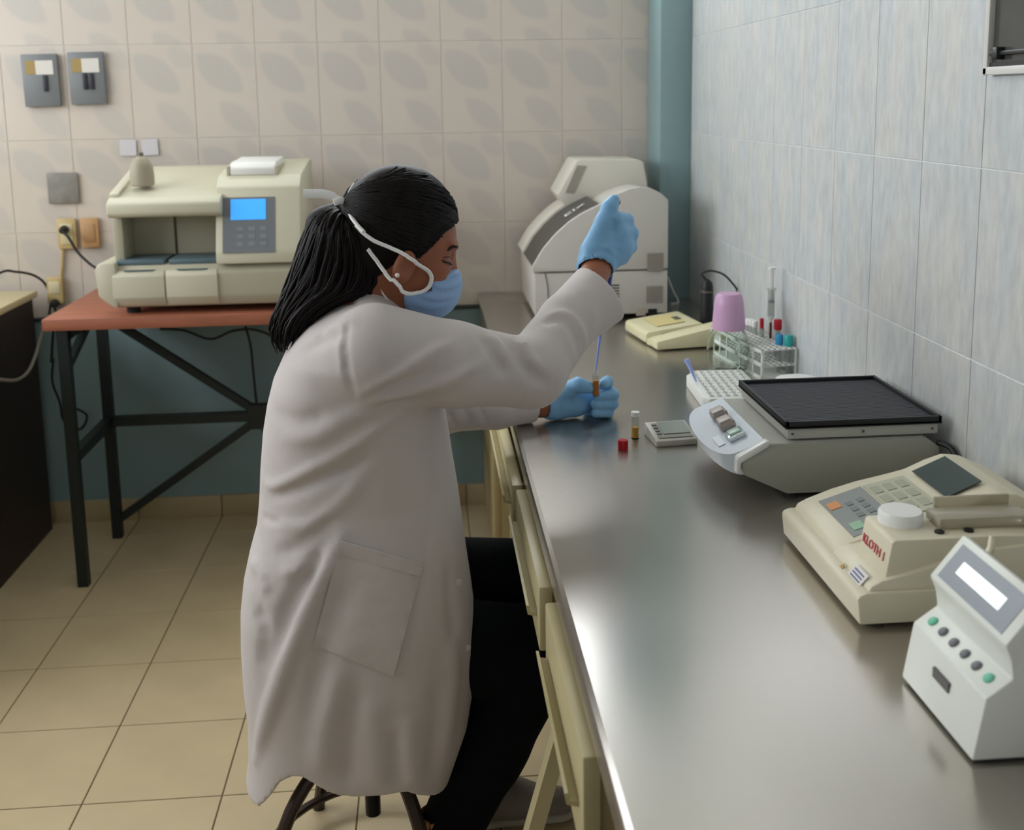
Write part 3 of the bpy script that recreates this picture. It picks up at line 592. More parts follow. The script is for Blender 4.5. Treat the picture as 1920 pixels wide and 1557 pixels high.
# ------------------------------------------------------------------ rotator with black tray
sh = empty('shaker', (.65, 1.77, ZC), label='grey laboratory rotator with ribbed black tray and knobs on its end', cat='shaker')
L4 = (-.65, -1.77, -ZC); SY0, SY1 = 1.632, 1.905
M_SG = mat('shaker_grey', 'b4b4ab', .45); M_SGL = mat('shaker_light', 'c9d2da', .4)
prof = [(.568, ZC + .008), (.497, .795), (.489, .822), (.492, .827), (.532, .846), (.80, .846), (.822, .83), (.822, ZC + .008)]
MB().prism(prof, 'y', SY0 + .004, SY1, bev=.004).build('body', M_SG, sh, loc=L4, smooth=True)
MB().prism([(x + (.0015 if x < .6 else 0), z) for x, z in prof], 'y', SY0, SY0 + .006, bev=.002).build('side_panel', mat('shaker_side', '9b9b90', .5), sh, loc=L4, smooth=True)
MB().prism([(.484, .800), (.4845, .822), (.487, .8265), (.532, .8515), (.537, .8515), (.537, .843), (.492, .817), (.49, .800)], 'y', SY0 - .0015, SY0 + .015, bev=.0012).build('edge_trim', mat('bright_trim', 'e2e3df', .3), sh, loc=L4, smooth=True)
# half-round console, its top sloping down away from the tray
n = 20; bmc = bmesh.new(); top, bot = [], []
for k in range(n + 1):
    t = math.pi * k / n; y = (SY0 + SY1) / 2 + .012 - .142 * math.cos(t) * .92; x = .497 - .04 * math.sin(t) ** .7
    ztop = .8325 - (.50 - x) * .42
    top.append(bmc.verts.new((x, y, ztop))); bot.append(bmc.verts.new((x + .012, y, .79 - .0 * k)))
rt = [bmc.verts.new((.534, SY1 - .002, .8485)), bmc.verts.new((.534, SY0 + .016, .8485))]; rb = [bmc.verts.new((.53, SY1 - .002, .79)), bmc.verts.new((.53, SY0 + .014, .79))]
T = top + rt; B_ = bot + rb; bmc.faces.new(T); bmc.faces.new(B_[::-1])
for k in range(len(T)): bmc.faces.new((T[k], B_[k], B_[(k + 1) % len(T)], T[(k + 1) % len(T)]))
bmesh.ops.recalc_face_normals(bmc, faces=bmc.faces); me = bpy.data.meshes.new('console'); bmc.to_mesh(me); bmc.free()
cs = link('console', me, M_SGL, sh, L4, True, 30)
sl = Vector((1, 0, .42)).normalized()
M_KNOB = mat('taupe_knob', 'a49993', .4)
for k, (x, y) in enumerate([(.505, 1.815), (.503, 1.762), (.503, 1.71)]):
    z_ = .8335 + (x - .5) * .42
    if k < 2:
        kb = MB().box(-.011, .017, -.0165, .0165, 0, .016, bev=.005, M=frame_M(Vector((x, y, z_)), sl, (0, 1, 0))).build('rocker_knob', M_KNOB, cs, smooth=True)
        MB().box(-.009, .012, -.013, .013, .0155, .0185, bev=.001, M=frame_M(Vector((x, y, z_)), sl, (0, 1, 0))).build('knob_cap', mat('taupe_cap', 'bdb4ae', .4), kb, smooth=True)
    else:
        kb = MB().box(-.012, .018, -.0165, .0165, 0, .009, bev=.002, M=frame_M(Vector((x, y, z_)), sl, (0, 1, 0))).build('power_switch', mat('chrome_switch', 'd3dade', .12, .7), cs, smooth=True)
        MB().box(-.008, .013, -.011, .011, .008, .0125, bev=.002, M=frame_M(Vector((x, y, z_)), sl, (0, 1, 0))).build('switch_rocker', mat('mint_rocker', 'a9c4b4', .3), kb, smooth=True)
MB().box(0, .012, 1.70, 1.745, 0, .001, M=frame_M(Vector((.474, 0, .8225)), sl, (0, 1, 0))).build('maker_badge', mat('badge_white', 'dfe6ec', .4), cs)
# tray
TX0, TX1, TY0, TY1 = .566, .826, 1.637, 1.905; TZ = .868
MB().box(TX0 + .004, TX1 - .004, TY0 + .004, TY1 - .004, TZ - .018, TZ, bev=.002).build('tray_base', M_SG, sh, loc=L4, smooth=True)
for x in (TX0 + .012, (TX0 + TX1) / 2, TX1 - .014): MB().lathe([(0, 0), (.0022, 0), (.0022, .002), (0, .002)], 10, M=Matrix.Translation((x, TY0 + .0045, TZ - .009)) @ Matrix.Rotation(math.pi / 2, 4, 'X')).build('screw', M_DKGREY, sh, loc=L4)
MB().box(.6, .78, 1.7, 1.85, .846, TZ - .016).build('drive_hub', M_BLK, sh, loc=L4)
tray = MB().box(TX0, TX1, TY0, TY1, TZ, TZ + .004).build('black_mat', M_BLK, sh, loc=L4)
mb = MB(); w_ = .006
for a in ((TX0, TX1, TY0, TY0 + w_), (TX0, TX1, TY1 - w_, TY1), (TX0, TX0 + w_, TY0, TY1), (TX1 - w_, TX1, TY0, TY1)): mb.box(*a, TZ + .001, TZ + .0125, bev=.001)
mb.build('tray_rim', M_BLK, tray, smooth=True)
mb = MB(); n = 34; M_RIB = mat('grey_rubber_rib', '45454c', .55)
for k in range(n):
    y = TY0 + w_ + (TY1 - TY0 - 2 * w_) * (k + .5) / n; mb.box(TX0 + w_, TX1 - w_, y - .0024, y + .0024, TZ + .003, TZ + .0062)
tag(mb.build('mat_ribs', M_RIB, tray), kind='stuff')
for (x, y) in ((.585, 1.66), (.585, 1.88), (.8, 1.66), (.8, 1.88)): MB().lathe([(.012, 0), (.014, .012), (0, .012)], 12, c=(x, y, ZC)).build('rubber_foot', M_RUBBER, sh, loc=L4)
MB().tube(spline([(.822, 1.64, .835), (.834, 1.62, .832), (.838, 1.6, .815), (.838, 1.56, .775), (.838, 1.53, ZC + .005)], 5), .005, 8).build('power_cord', M_CABLE, sh, loc=L4, smooth=True)

# ------------------------------------------------------------------ timer, vial, red cap
ti = empty('bench_timer', (.42, 1.915, ZC), math.radians(5), label='small silver digital timer lying on the counter near the vial', cat='timer')
M_SILV = mat('silver_plastic', 'b9b6ab', .35)
MB().prism([(0, .0), (0, .012), (.078, .026), (.083, .023), (.083, 0)], 'x', 0, .082, bev=.003, M=Matrix.Translation((-.006, 0, 0))).build('case', M_SILV, ti, smooth=True)
Mt = frame_M(Vector((-.006, 0, .0125)), (1, 0, 0), (0, .078, .014))
MB().box(.022, .075, .024, .072, .0002, .0016, M=Mt).build('display', M_SCR, ti)
MB().box(.008, .075, .009, .017, .0002, .0012, M=Mt).build('key_strip', mat('timer_keys', '8b897f', .5), ti)
for k in range(4): MB().box(.009, .019, .024 + .012 * k, .031 + .012 * k, .0002, .0022, bev=.0006, M=Mt).build('key', mat('timer_key', '7f7e75', .5), ti, smooth=True)
# stands further back, so its far end is raised
def vial(name, loc, h, r, liq, frac, label, rot=None):
    e = empty(name, loc, label=label, cat='vial')
    if rot: e.rotation_euler = rot
    MB().lathe([(0, 0), (r, 0), (r, h), (r - .0012, h), (r - .0012, .0015), (0, .0015)], 20).build('vial_wall', mat('vial_clear', 'eef0ec', .05, trans=1, ior=1.05), e, smooth=True)
    MB().lathe([(0, .0018), (r - .0016, .0018), (r - .0016, h * frac), (0, h * frac)], 18).build('liquid', liq, e, smooth=True); return e
M_AMB = mat('amber_liquid', 'd0a03c', .2); M_ORG = mat('orange_liquid', 'd07830', .25)
p = WZ(1191, 822, ZC); v_ = vial('sample_vial', (float(p[0]), float(p[1]), ZC), .046, .0078, M_AMB, .48, 'small clear vial of amber liquid with frosted cap on the counter')
MB().lathe([(0, .0445), (.0082, .0445), (.0082, .0525), (0, .0525)], 20).build('cap', mat('frosted_cap', 'dadcd8', .5), v_, smooth=True)
p = WZ(1168, 843, ZC)
rc = empty('screw_cap', (float(p[0]), float(p[1]), ZC), label='red ribbed screw cap lying by itself in front of the vial', cat='cap')
MB().lathe([(0, 0), (.0085, 0), (.009, .001), (.009, .017), (.008, .0185), (0, .0185)], 24).build('cap_shell', M_RED, rc, smooth=True)
mb = MB()
for k in range(20):
    a = 2 * math.pi * k / 20; mb.box(.0088, .0096, -.0005, .0005, .001, .0165, M=Matrix.Rotation(a, 4, 'Z'))
tag(mb.build('grip_ribs', M_RED, rc), kind='stuff')

# ------------------------------------------------------------------ KLOTH analyzer
KY0, KY1 = 1.195, 1.48
kl = empty('clotting_meter', (.66, 1.33, ZC), label='cream clotting meter with red lettering, keypad and dark green display', cat='meter')
L5 = (-.66, -1.33, -ZC)
M_KL = mat('warm_ivory', 'd6cfb6', .42); M_KLD = mat('warm_ivory_side', 'c4bb9d', .5)
KX1 = .836
MB().prism([(.512, ZC + .006), (.508, .792), (.511, .797), (.52, .8), (KX1, .8), (KX1, ZC + .006)], 'y', KY0, KY1, bev=.004).build('base', M_KL, kl, loc=L5, smooth=True)
top_p = [(.524, .797), (.53, .808), (.544, .815), (.58, .828), (.616, .838), (.66, .847), (.69, .854), (.72, .867), (.745, .875), (.77, .872), (.81, .854), (KX1, .838), (KX1, .797)]
MB().prism(top_p, 'y', KY0 + .115, KY1 - .003, bev=.004).build('upper_body', M_KL, kl, loc=L5, smooth=True)
near_p = [(.522, .797), (.527, .806), (.54, .8125), (.58, .822), (.63, .836), (.69, .848), (.75, .852), (KX1, .85), (KX1, .797)]
MB().prism(near_p, 'y', KY0 + .005, KY0 + .125, bev=.004).build('near_body', M_KL, kl, loc=L5, smooth=True)
blk = MB().prism([(.546, .806), (.554, .858), (.558, .861), (.69, .861), (.78, .857), (.78, .806)], 'y', KY0 + .012, KY0 + .096, bev=.005).build('measuring_block', M_KL, kl, loc=L5, smooth=True)
tm = text_mesh('KLOTH 1', .0165); tm.transform(frame_M(Vector((.5494, KY0 + .055, .8345)), (0, -1, 0), (.16, 0, 1))); link('red_lettering', tm, mat('red_print', 'c0344a', .5), blk)
kx, ky = float(WZ(1688, 972, .865)[0]), float(WZ(1688, 972, .865)[1])
MB().lathe([(0, 0), (.0275, 0), (.0275, .018), (.0255, .0215), (0, .0225)], 32, c=(kx, ky, .855)).build('white_knob', M_WHITEP, kl, loc=L5, smooth=True)
kcl = MB().box(.625, .745, KY0 + .035, KY0 + .075, .863, .876, bev=.002).build('clear_cover', mat('smoky_clear', 'cfc8b4', .15, trans=.55, ior=1.2), kl, loc=L5, smooth=True)
MB().box(.64, .74, KY0 + .082, KY0 + .087, .86, .886, bev=.001).build('clear_flap', mat('smoky_clear', 'cfc8b4', .15, trans=.55, ior=1.2), kl, loc=L5, smooth=True)
for x in (.622, .66): MB().lathe([(0, 0), (.006, 0), (.006, .003), (0, .003)], 14, c=(x, KY0 + .03, .8605)).build('cuvette_well', M_BLK, kl, loc=L5)
MB().lathe([(0, 0), (.02, 0), (.02, .014), (.017, .017), (0, .018)], 24, c=(.765, KY0 + .05, .86)).build('side_dial', M_WHITEP, kl, loc=L5, smooth=True)
# keypad and display on the sloping top
def slope_box(name, m, pa, pb, y0, y1, t0, t1, th, parent=None, lift=0):
    a, b = np.array(pa), np.array(pb); d = b - a; l = np.linalg.norm(d); d /= l; nn = np.array([-d[1], d[0]])
    P = lambda t, k: tuple(a + d * t * l + nn * k)
    return MB().prism([P(t0, lift), P(t1, lift), P(t1, lift + th), P(t0, lift + th)], 'y', y0, y1).build(name, m, parent or kl, loc=L5 if parent is None else None)
pa, pb = (.544, .815), (.69, .854)
kp = slope_box('keypad_dark', mat('keypad_slate', '868985', .5), pa, (.616, .838), KY0 + .125, KY1 - .03, .12, .98, .0015)
kp2 = slope_box('keypad_light', mat('keypad_sage', 'b5b59f', .5), (.616, .838), pb, KY0 + .135, KY1 - .03, .02, .82, .0015)
ky_ = [(KY1 - .06, .25, 'key_orange', 'cf8a4f'), (KY0 + .15, .3, 'key_green', '8fb394')]
for y, t, nm, c in ky_: slope_box('key', mat(nm, c, .5), pa, (.616, .838), y - .011, y + .011, t - .08, t + .14, .001, kp, .0015)
for i in range(2):
    for j in range(3): slope_box('key', mat('key_grey', '6f7677', .5), pa, (.616, .838), KY0 + .17 + .02 * j, KY0 + .182 + .02 * j, .48 + .22 * i, .6 + .22 * i, .001, kp, .0015)
for i in range(3):
    for j in range(3): slope_box('key', mat('key_sage', 'a3a48f', .5), (.616, .838), pb, KY0 + .148 + .035 * j, KY0 + .172 + .035 * j, .08 + .25 * i, .24 + .25 * i, .001, kp2, .0015)
slope_box('display', mat('green_black_lcd', '22332b', .3, spec=.25), (.688, .8565), (.742, .8795), KY0 + .15, KY1 - .03, .05, .95, .0012)
# printed stickers on the front slope
slope_box('blue_text_sticker', mat('white_sticker', 'd7d3cc', .6), (.508, .785), (.528, .808), KY0 + .022, KY0 + .06, .42, 1.15, .0012)
for k in range(4): slope_box('printed_line', mat('blue_print', '4a5688', .5), (.508, .785), (.528, .808), KY0 + .027, KY0 + .055, .5 + .15 * k, .56 + .15 * k, .0004, None, .0013)
MB().prism([(KY0 + .066, 0), (KY0 + .088, 0), (KY0 + .077, .017)], 'x', 0, .001, M=Matrix([[1, 0, .66, .5105], [0, 1, 0, 0], [0, 0, .75, .792], [0, 0, 0, 1]])).build('warning_triangle', mat('ochre_print', 'b08a45', .5), kl, loc=L5)
for x in (.54, .8):
    for y in (1.22, 1.45): MB().lathe([(.012, 0), (.012, .008), (0, .008)], 12, c=(x, y, ZC)).build('rubber_foot', M_RUBBER, kl, loc=L5)
MB().tube([(.80, KY0 + .03, .85), (.81, KY0 + .03, .884), (.812, KY0 + .03, .89)], [.008, .006, .004], 10).build('lever', M_KL, kl, loc=L5, smooth=True)
MB().tube([(.66, KY0 - .004, .83), (.668, KY0 - .01, .855), (.672, KY0 - .004, .868)], [.005, .005, .004], 10).build('hook', M_KL, kl, loc=L5, smooth=True)

# ------------------------------------------------------------------ white display meter in the foreground
MY0, MY1 = .922, 1.08
mt = empty('display_meter', (.55, 1.0, ZC), label='white meter with tilted grey-framed display and row of buttons in the foreground', cat='meter')
L6 = (-.55, -1.0, -ZC)
M_MW = mat('cool_white_plastic', 'dcdfd6', .42)
A_, B1, C1, D1, E1, F1 = (.513, ZC + .004), (.5235, .822), (.5495, .8405), (.5465, .86), (.5395, .876), (.5755, .9215)
pf = [A_, B1, C1, D1, E1, F1, (.584, .917), (.586, ZC + .004)]
MB().prism(pf, 'y', MY0, MY1, bev=.0025).build('housing', M_MW, mt, loc=L6, smooth=True)
MB().box(.518, .582, MY0 + .006, MY1 - .006, ZC, ZC + .005).build('base_pad', M_RUBBER, mt, loc=L6)
def mslope(name, m, pa, pb, y0, y1, t0, t1, th, lift=0, parent=None):
    a, b = np.array(pa), np.array(pb); d = b - a; nn = np.array([-d[1], d[0]]) / np.linalg.norm(d)
    P = lambda t, k: tuple(a + d * t + nn * k)
    return MB().prism([P(t0, lift), P(t1, lift), P(t1, lift + th), P(t0, lift + th)], 'y', y0, y1).build(name, m, parent or mt, loc=None if parent else L6)
bz = mslope('display_bezel', mat('bezel_grey', '8f959b', .4), E1, F1, MY0 + .014, MY1 - .012, .1, .86, .0008)
mslope('lit_display', mat('white_lcd', 'e9f2ef', .2, emit=.75), E1, F1, MY0 + .038, MY1 - .034, .36, .62, .0008, .0008, bz)
d = np.array(C1) - np.array(B1); d = d / np.linalg.norm(d); nn = np.array([-d[1], d[0]])
for k in range(6):
    y = MY1 - .02 - .0236 * k; c = np.array(B1) + (np.array(C1) - np.array(B1)) * .5
    Mx = frame_M(Vector((c[0] + nn[0] * .0002, y, c[1] + nn[1] * .0002)), (d[0], 0, d[1]), (0, 1, 0))
    MB().lathe([(0, 0), (.0058, 0), (.0056, .0016), (.004, .0022), (0, .0022)], 16, M=Mx).build('button', mat('mint_button', '5db394', .4) if k in (0, 5) else mat('grey_button', '5b5a60', .4), mt, loc=L6, smooth=True)
MB().box(0, .003, 1.0 - .022, 1.0 + .012, .792, .803, M=Matrix.Translation((.5172, .006, .0))).build('card_slot', mat('slot_grey', '55524e', .5), mt, loc=L6)
rb = empty('grey_module', (.64, .93, ZC), label='low grey instrument half hidden behind the white meter at the edge', cat='instrument')
MB().box(-.04, .16, -.06, .12, .012, .065, bev=.006).build('case', M_GREYP, rb, smooth=True)
MB().box(-.042, -.039, -.05, .1, .02, .03).build('front_strip', M_DKGREY, rb)
for x in (-.02, .14):
    for y in (-.04, .1): MB().lathe([(.01, 0), (.01, .013), (0, .013)], 10, c=(x, y, 0)).build('rubber_foot', M_RUBBER, rb)
MB().box(-.0425, -.039, -.02, -.004, .045, .056, bev=.001).build('red_button', M_RED, rb, smooth=True)

# ------------------------------------------------------------------ signed-distance modelling for the person
class Field:
    def __init__(s, lo, hi, vox):
        s.lo = np.array(lo, np.float32); s.v = vox; s.n = np.ceil((np.array(hi) - s.lo) / vox).astype(int) + 1
        s.D = np.full(s.n, .06, np.float32)
    def sub(s, lo, hi):
        a = np.clip(np.floor((np.array(lo) - s.lo) / s.v).astype(int), 0, s.n); b = np.clip(np.ceil((np.array(hi) - s.lo) / s.v).astype(int) + 1, 0, s.n)
        sl = tuple(slice(int(i), int(j)) for i, j in zip(a, b))
        ax = [(s.lo[k] + s.v * np.arange(a[k], b[k])).astype(np.float32) for k in range(3)]
        return sl, ax[0][:, None, None], ax[1][None, :, None], ax[2][None, None, :]
    def put(s, sl, d, k, op):
        A = s.D[sl]
        if op == 'u':
            h = np.clip(.5 + .5 * (A - d) / k, 0, 1); s.D[sl] = A * (1 - h) + d * h - k * h * (1 - h)
        else:
            if op == 'sub': d = -d
            h = np.clip(.5 - .5 * (A - d) / k, 0, 1); s.D[sl] = A * (1 - h) + d * h + k * h * (1 - h)
    def cap(s, a, b, r1, r2=None, k=.01, op='u', sq=None):
        a, b = np.array(a, float), np.array(b, float); r2 = r1 if r2 is None else r2; m = max(r1, r2) + .05
        sl, X, Y, Z = s.sub(np.minimum(a, b) - m, np.maximum(a, b) + m); ba = b - a; q = float(ba @ ba) + 1e-12
        px, py, pz = X - a[0], Y - a[1], Z - a[2]
        h = np.clip((px * ba[0] + py * ba[1] + pz * ba[2]) / q, 0, 1)
        d = np.sqrt((px - ba[0] * h) ** 2 + (py - ba[1] * h) ** 2 + (pz - ba[2] * h) ** 2) - (r1 + (r2 - r1) * h)
        s.put(sl, d, k, op); return s
    def ell(s, c, r, R=None, k=.01, op='u'):
        c = np.array(c, float); r = np.array(r, float); m = r.max() + .05; sl, X, Y, Z = s.sub(c - m, c + m); p = [X - c[0], Y - c[1], Z - c[2]]
        R = np.eye(3) if R is None else R
        q = [(R[i][0] * p[0] + R[i][1] * p[1] + R[i][2] * p[2]) / r[i] for i in range(3)]
        l = np.sqrt(q[0] ** 2 + q[1] ** 2 + q[2] ** 2); g = np.sqrt((q[0] / r[0]) ** 2 + (q[1] / r[1]) ** 2 + (q[2] / r[2]) ** 2) + 1e-9
        s.put(sl, np.clip(l * (l - 1) / g, -.2, .2).astype(np.float32), k, op); return s
    def fn(s, lo, hi, f, k=.01, op='u'):
        sl, X, Y, Z = s.sub(lo, hi); d = f(X, Y, Z); s.put(sl, np.broadcast_to(d, s.D[sl].shape).astype(np.float32), k, op); return s
    def hit(s, u, v, t0=1.2, t1=2.4):
        d = CM @ np.array([(u - CX) / F_PX, (v - CY) / F_PX, 1.]); d /= np.linalg.norm(d); t = np.arange(t0, t1, .001)
        P = CO + t[:, None] * d; I = np.round((P - s.lo) / s.v).astype(int); ok = np.all((I >= 0) & (I < s.n), 1); J = np.clip(I, 0, s.n - 1)
        val = np.where(ok, s.D[J[:, 0], J[:, 1], J[:, 2]], 1); w = np.nonzero(val < 0)[0]
        return P[w[0]] if len(w) else None
    def relief(s, P, amp, w):
        """raise (amp > 0) or sink the surface along a 3D polyline"""
        P = np.array(P); m = 3 * w
        for a, b in zip(P[:-1], P[1:]):
            pass
        sl, X, Y, Z = s.sub(P.min(0) - m, P.max(0) + m); A = s.D[sl]; near = np.abs(A) < .02
        idx = np.nonzero(near); x, y, z = X[idx[0], 0, 0], Y[0, idx[1], 0], Z[0, 0, idx[2]]; best = np.full(len(x), 1., np.float32); par = np.zeros(len(x), np.float32); n = len(P) - 1
        for i, (a, b) in enumerate(zip(P[:-1], P[1:])):
            ba = b - a; q = ba @ ba + 1e-12; h = np.clip(((x - a[0]) * ba[0] + (y - a[1]) * ba[1] + (z - a[2]) * ba[2]) / q, 0, 1)
            d = np.sqrt((x - a[0] - ba[0] * h) ** 2 + (y - a[1] - ba[1] * h) ** 2 + (z - a[2] - ba[2] * h) ** 2)
            par = np.where(d < best, (i + h) / n, par); best = np.minimum(best, d)
        taper = np.clip(np.minimum(par, 1 - par) * 5, .15, 1)
        A[idx] -= amp * taper * np.exp(-(best / w) ** 2); s.D[sl] = A
    def mesh(s, name):
        D = s.D; S = D < 0; c = S[:-1, :-1, :-1].astype(np.int8)
        cnt = sum(S[i:D.shape[0] - 1 + i, j:D.shape[1] - 1 + j, k:D.shape[2] - 1 + k].astype(np.int8) for i in (0, 1) for j in (0, 1) for k in (0, 1))
        act = (cnt > 0) & (cnt < 8); I = np.argwhere(act); vid = np.full(act.shape, -1, np.int64); vid[act] = np.arange(len(I))
        acc = np.zeros((len(I), 3)); num = np.zeros(len(I)); cor = [(i, j, k) for i in (0, 1) for j in (0, 1) for k in (0, 1)]
        val = {q: D[I[:, 0] + q[0], I[:, 1] + q[1], I[:, 2] + q[2]] for q in cor}
        for q in cor:
            for ax in range(3):
                if q[ax] == 0:
                    r = list(q); r[ax] = 1; r = tuple(r); a, b = val[q], val[r]; m = (a < 0) != (b < 0); t = np.where(m, a / np.where(a == b, 1, a - b), 0)
                    p = np.tile(np.array(q, float), (len(I), 1)); p[:, ax] += t; acc[m] += p[m]; num[m] += 1
        V = s.lo + s.v * (I + acc / num[:, None]); F = []
        for ax in range(3):
            o1, o2 = [(1, 2), (2, 0), (0, 1)][ax]
            sa = [slice(1, -1)] * 3; sa[ax] = slice(0, -1); sb = list(sa); sb[ax] = slice(1, None)
            sa, sb = tuple(sa), tuple(sb); x = S[sa] != S[sb]; E_ = np.argwhere(x); ins = S[sa][x]
            base = E_.copy(); base[:, o1] += 1; base[:, o2] += 1
            def g(d1, d2):
                q = base.copy(); q[:, o1] -= d1; q[:, o2] -= d2; return vid[q[:, 0], q[:, 1], q[:, 2]]
            Q = np.stack([g(1, 1), g(0, 1), g(0, 0), g(1, 0)], 1); Q[~ins] = Q[~ins][:, ::-1]; F.append(Q)
        F = np.concatenate(F); F = F[(F >= 0).all(1)]
        me = bpy.data.meshes.new(name); me.vertices.add(len(V)); me.vertices.foreach_set('co', V.astype(np.float32).ravel())
        me.loops.add(len(F) * 4); me.loops.foreach_set('vertex_index', F.astype(np.int32).ravel()); me.polygons.add(len(F))
        me.polygons.foreach_set('loop_start', np.arange(0, len(F) * 4, 4, dtype=np.int32)); me.update(calc_edges=True); me.validate()
        return me
    def build(s, name, m, parent, smooth_it=2):
        me = s.mesh(name)
        if smooth_it:
            b = bmesh.new(); b.from_mesh(me)
            for _ in range(smooth_it): bmesh.ops.smooth_vert(b, verts=b.verts, factor=.5, use_axis_x=True, use_axis_y=True, use_axis_z=True)
            b.to_mesh(me); b.free()
        me.transform(Matrix.Translation(-parent.location) if parent.parent is None else Matrix.Translation(-parent.parent.location))
        return link(name, me, m, parent, None, True)

PB = Vector((-.13, 1.8, 0))
person = empty('person', PB, label='person in white lab coat, blue mask and gloves, seated at the counter using a pipette', cat='person')
LP = tuple(-PB)
M_SKIN = mat('skin', '92583d', .5, var=.06, vscale=30); M_HAIR = mat('dark_hair', '100b0a', .5, var=.5, vscale=60, vstretch=(1, 1, .3), spec=.18)
M_COAT = mat('white_cotton', 'c6bebb', .85, bump=.25, bscale=700, sheen=.15); M_JEAN = mat('dark_trousers', '080b10', .85, spec=.15, bump=.3, bscale=500)
M_GLOVE = mat('blue_nitrile', '7cb0d8', .42, bump=.25, bscale=120); M_MASK = mat('light_blue_mask', '8fb0d8', .75, bump=.2, bscale=500); M_TIE = mat('white_tie', 'f2f2f0', .7)

# --- head frame
HC = W(752, 440, 1.80); tl, yw = math.radians(22), math.radians(12)
HF = np.array([math.cos(tl) * math.cos(yw), math.cos(tl) * math.sin(yw), -math.sin(tl)]); HU = np.array([math.sin(tl) * math.cos(yw), math.sin(tl) * math.sin(yw), math.cos(tl)]); HR = np.cross(HF, HU)
HM = np.stack([HF, HU, HR])
def H(f, u, r=0): return HC + HF * f + HU * u + HR * r
# --- joints
RS, RE, RWr = W(695, 660, 1.66), W(995, 700, 1.74), W(1120, 498, 1.955)
LS, LE, LWr = W(715, 650, 1.98), W(820, 762, 2.06), W(1020, 757, 2.11)
NB = W(678, 600, 1.81)

# --- body: one continuous skin surface (head, neck, torso, arms, legs)
fb = Field((-.36, 1.5, .08), (.40, 2.2, 1.36), .0045)
def build_head(f, kk=.012):
    f.ell(H(-.008, .012), (.092, .092, .074), HM, kk); f.ell(H(.03, -.02), (.068, .082, .064), HM, .02); f.ell(H(.046, -.062), (.05, .055, .05), HM, .02)
    f.ell(H(.078, -.098), (.022, .02, .022), HM, .02)
    f.cap(H(.085, .004), H(.108, -.038), .008, .0125, .012)                      # nose
    for s in (1, -1):
        f.ell(H(.079, .013, s * .03), (.014, .007, .022), HM, .012)             # brow
        f.ell(H(.058, -.035, s * .04), (.03, .024, .02), HM, .02)               # cheek
        f.ell(H(.09, -.006, s * .032), (.014, .010, .014), HM, .006, 'sub')     # eye socket
        f.ell(H(.07, -.007, s * .031), (.0155, .0125, .0145), HM, .006)         # eye and lids
        f.ell(H(.006, -.045, s * .077), (.0185, .031, .010), HM, .005)           # ear
        f.ell(H(.010, -.041, s * .089), (.0095, .018, .009), HM, .004, 'sub')
    f.cap(H(-.02, -.06), NB, .052, .055, .03)
build_head(fb)
fb.ell((-.13, 1.81, .86), (.115, .15, .20), None, .03).ell((-.13, 1.81, .55), (.13, .16, .13), None, .03).ell((-.11, 1.81, 1.0), (.09, .16, .07), None, .03)
for (S_, E_, Wr, dy) in ((RS, RE, RWr, 0), (LS, LE, LWr, 0)):
    fb.cap(S_, E_, .045, .038, .02); mid = W(1098, 560, 1.885) if Wr is RWr else E_ + (Wr - E_) * .8
    fb.cap(E_, mid, .038, .030, .01); fb.cap(mid, Wr, .030, .027, .012)
    d = (Wr - E_) / np.linalg.norm(Wr - E_); fb.cap(Wr, Wr + d * .03, .026, .018, .01)
RH, RK, RA = np.array([-.12, 1.735, .49]), W(1000, 1222, 1.77), W(842, 1560, 1.74)
LH, LK, LA = np.array([-.12, 1.90, .52]), W(1012, 1085, 1.94), np.array([.075, 1.93, .10])
for h_, k_, a_ in ((RH, RK, RA), (LH, LK, LA)): fb.cap(h_, k_, .062, .045, .02); fb.cap(k_, a_, .045, .03, .01)
fb.build('body', M_SKIN, person, 2)

# --- trousers
ft = Field((-.34, 1.56, .05), (.32, 2.1, .74), .005)
ft.ell((-.13, 1.81, .52), (.15, .18, .13), None, .02)
ft.cap(RH, RK, .086, .078, .02).cap(RK, RK + (RA - RK) * .55, .078, .066, .015).cap(RK + (RA - RK) * .5, RA, .066, .055, .02)
ft.cap(LH, LK, .086, .074, .02).cap(LK, LA, .072, .052, .015)
for a, b in (((900, 1130), (985, 1150)), ((905, 1330), (1000, 1290)), ((880, 1420), (985, 1370)), ((860, 1470), (940, 1450))):
    P = [ft.hit(a[0] + (b[0] - a[0]) * t, a[1] + (b[1] - a[1]) * t) for t in (0, .33, .66, 1)]; P = [p for p in P if p is not None]
    if len(P) > 1: ft.relief(P, .004, .012)
ft.build('trousers', M_JEAN, person, 2)

# --- lab coat
SILL = [(655, 560), (640, 563), (612, 578), (580, 600), (555, 628), (535, 660), (515, 705), (504, 750), (496, 800), (491, 870), (489, 930), (486, 970), (474, 1015), (465, 1060), (461, 1110), (462, 1180), (467, 1250), (475, 1310), (476, 1380), (466, 1445), (464, 1480)]
SILR = [(728, 556), (745, 575), (765, 600), (790, 640), (815, 700), (832, 760), (838, 800), (850, 880), (862, 950), (875, 1050), (890, 1150), (897, 1205), (893, 1280), (880, 1360), (852, 1440), (832, 1497), (826, 1530)]
lz = np.array([[W(u, v, 1.80)[2], W(u, v, 1.80)[0]] for u, v in SILL])[::-1]; rz_ = np.array([[W(u, v, 1.72)[2], W(u, v, 1.72)[0]] for u, v in SILR])[::-1]
ryt = np.array([[.15, .20], [.3, .205], [.45, .205], [.55, .20], [.65, .19], [.75, .178], [.85, .178], [.93, .185], [.99, .19], [1.03, .165], [1.06, .115], [1.075, .085], [1.095, .06], [1.12, .045]])
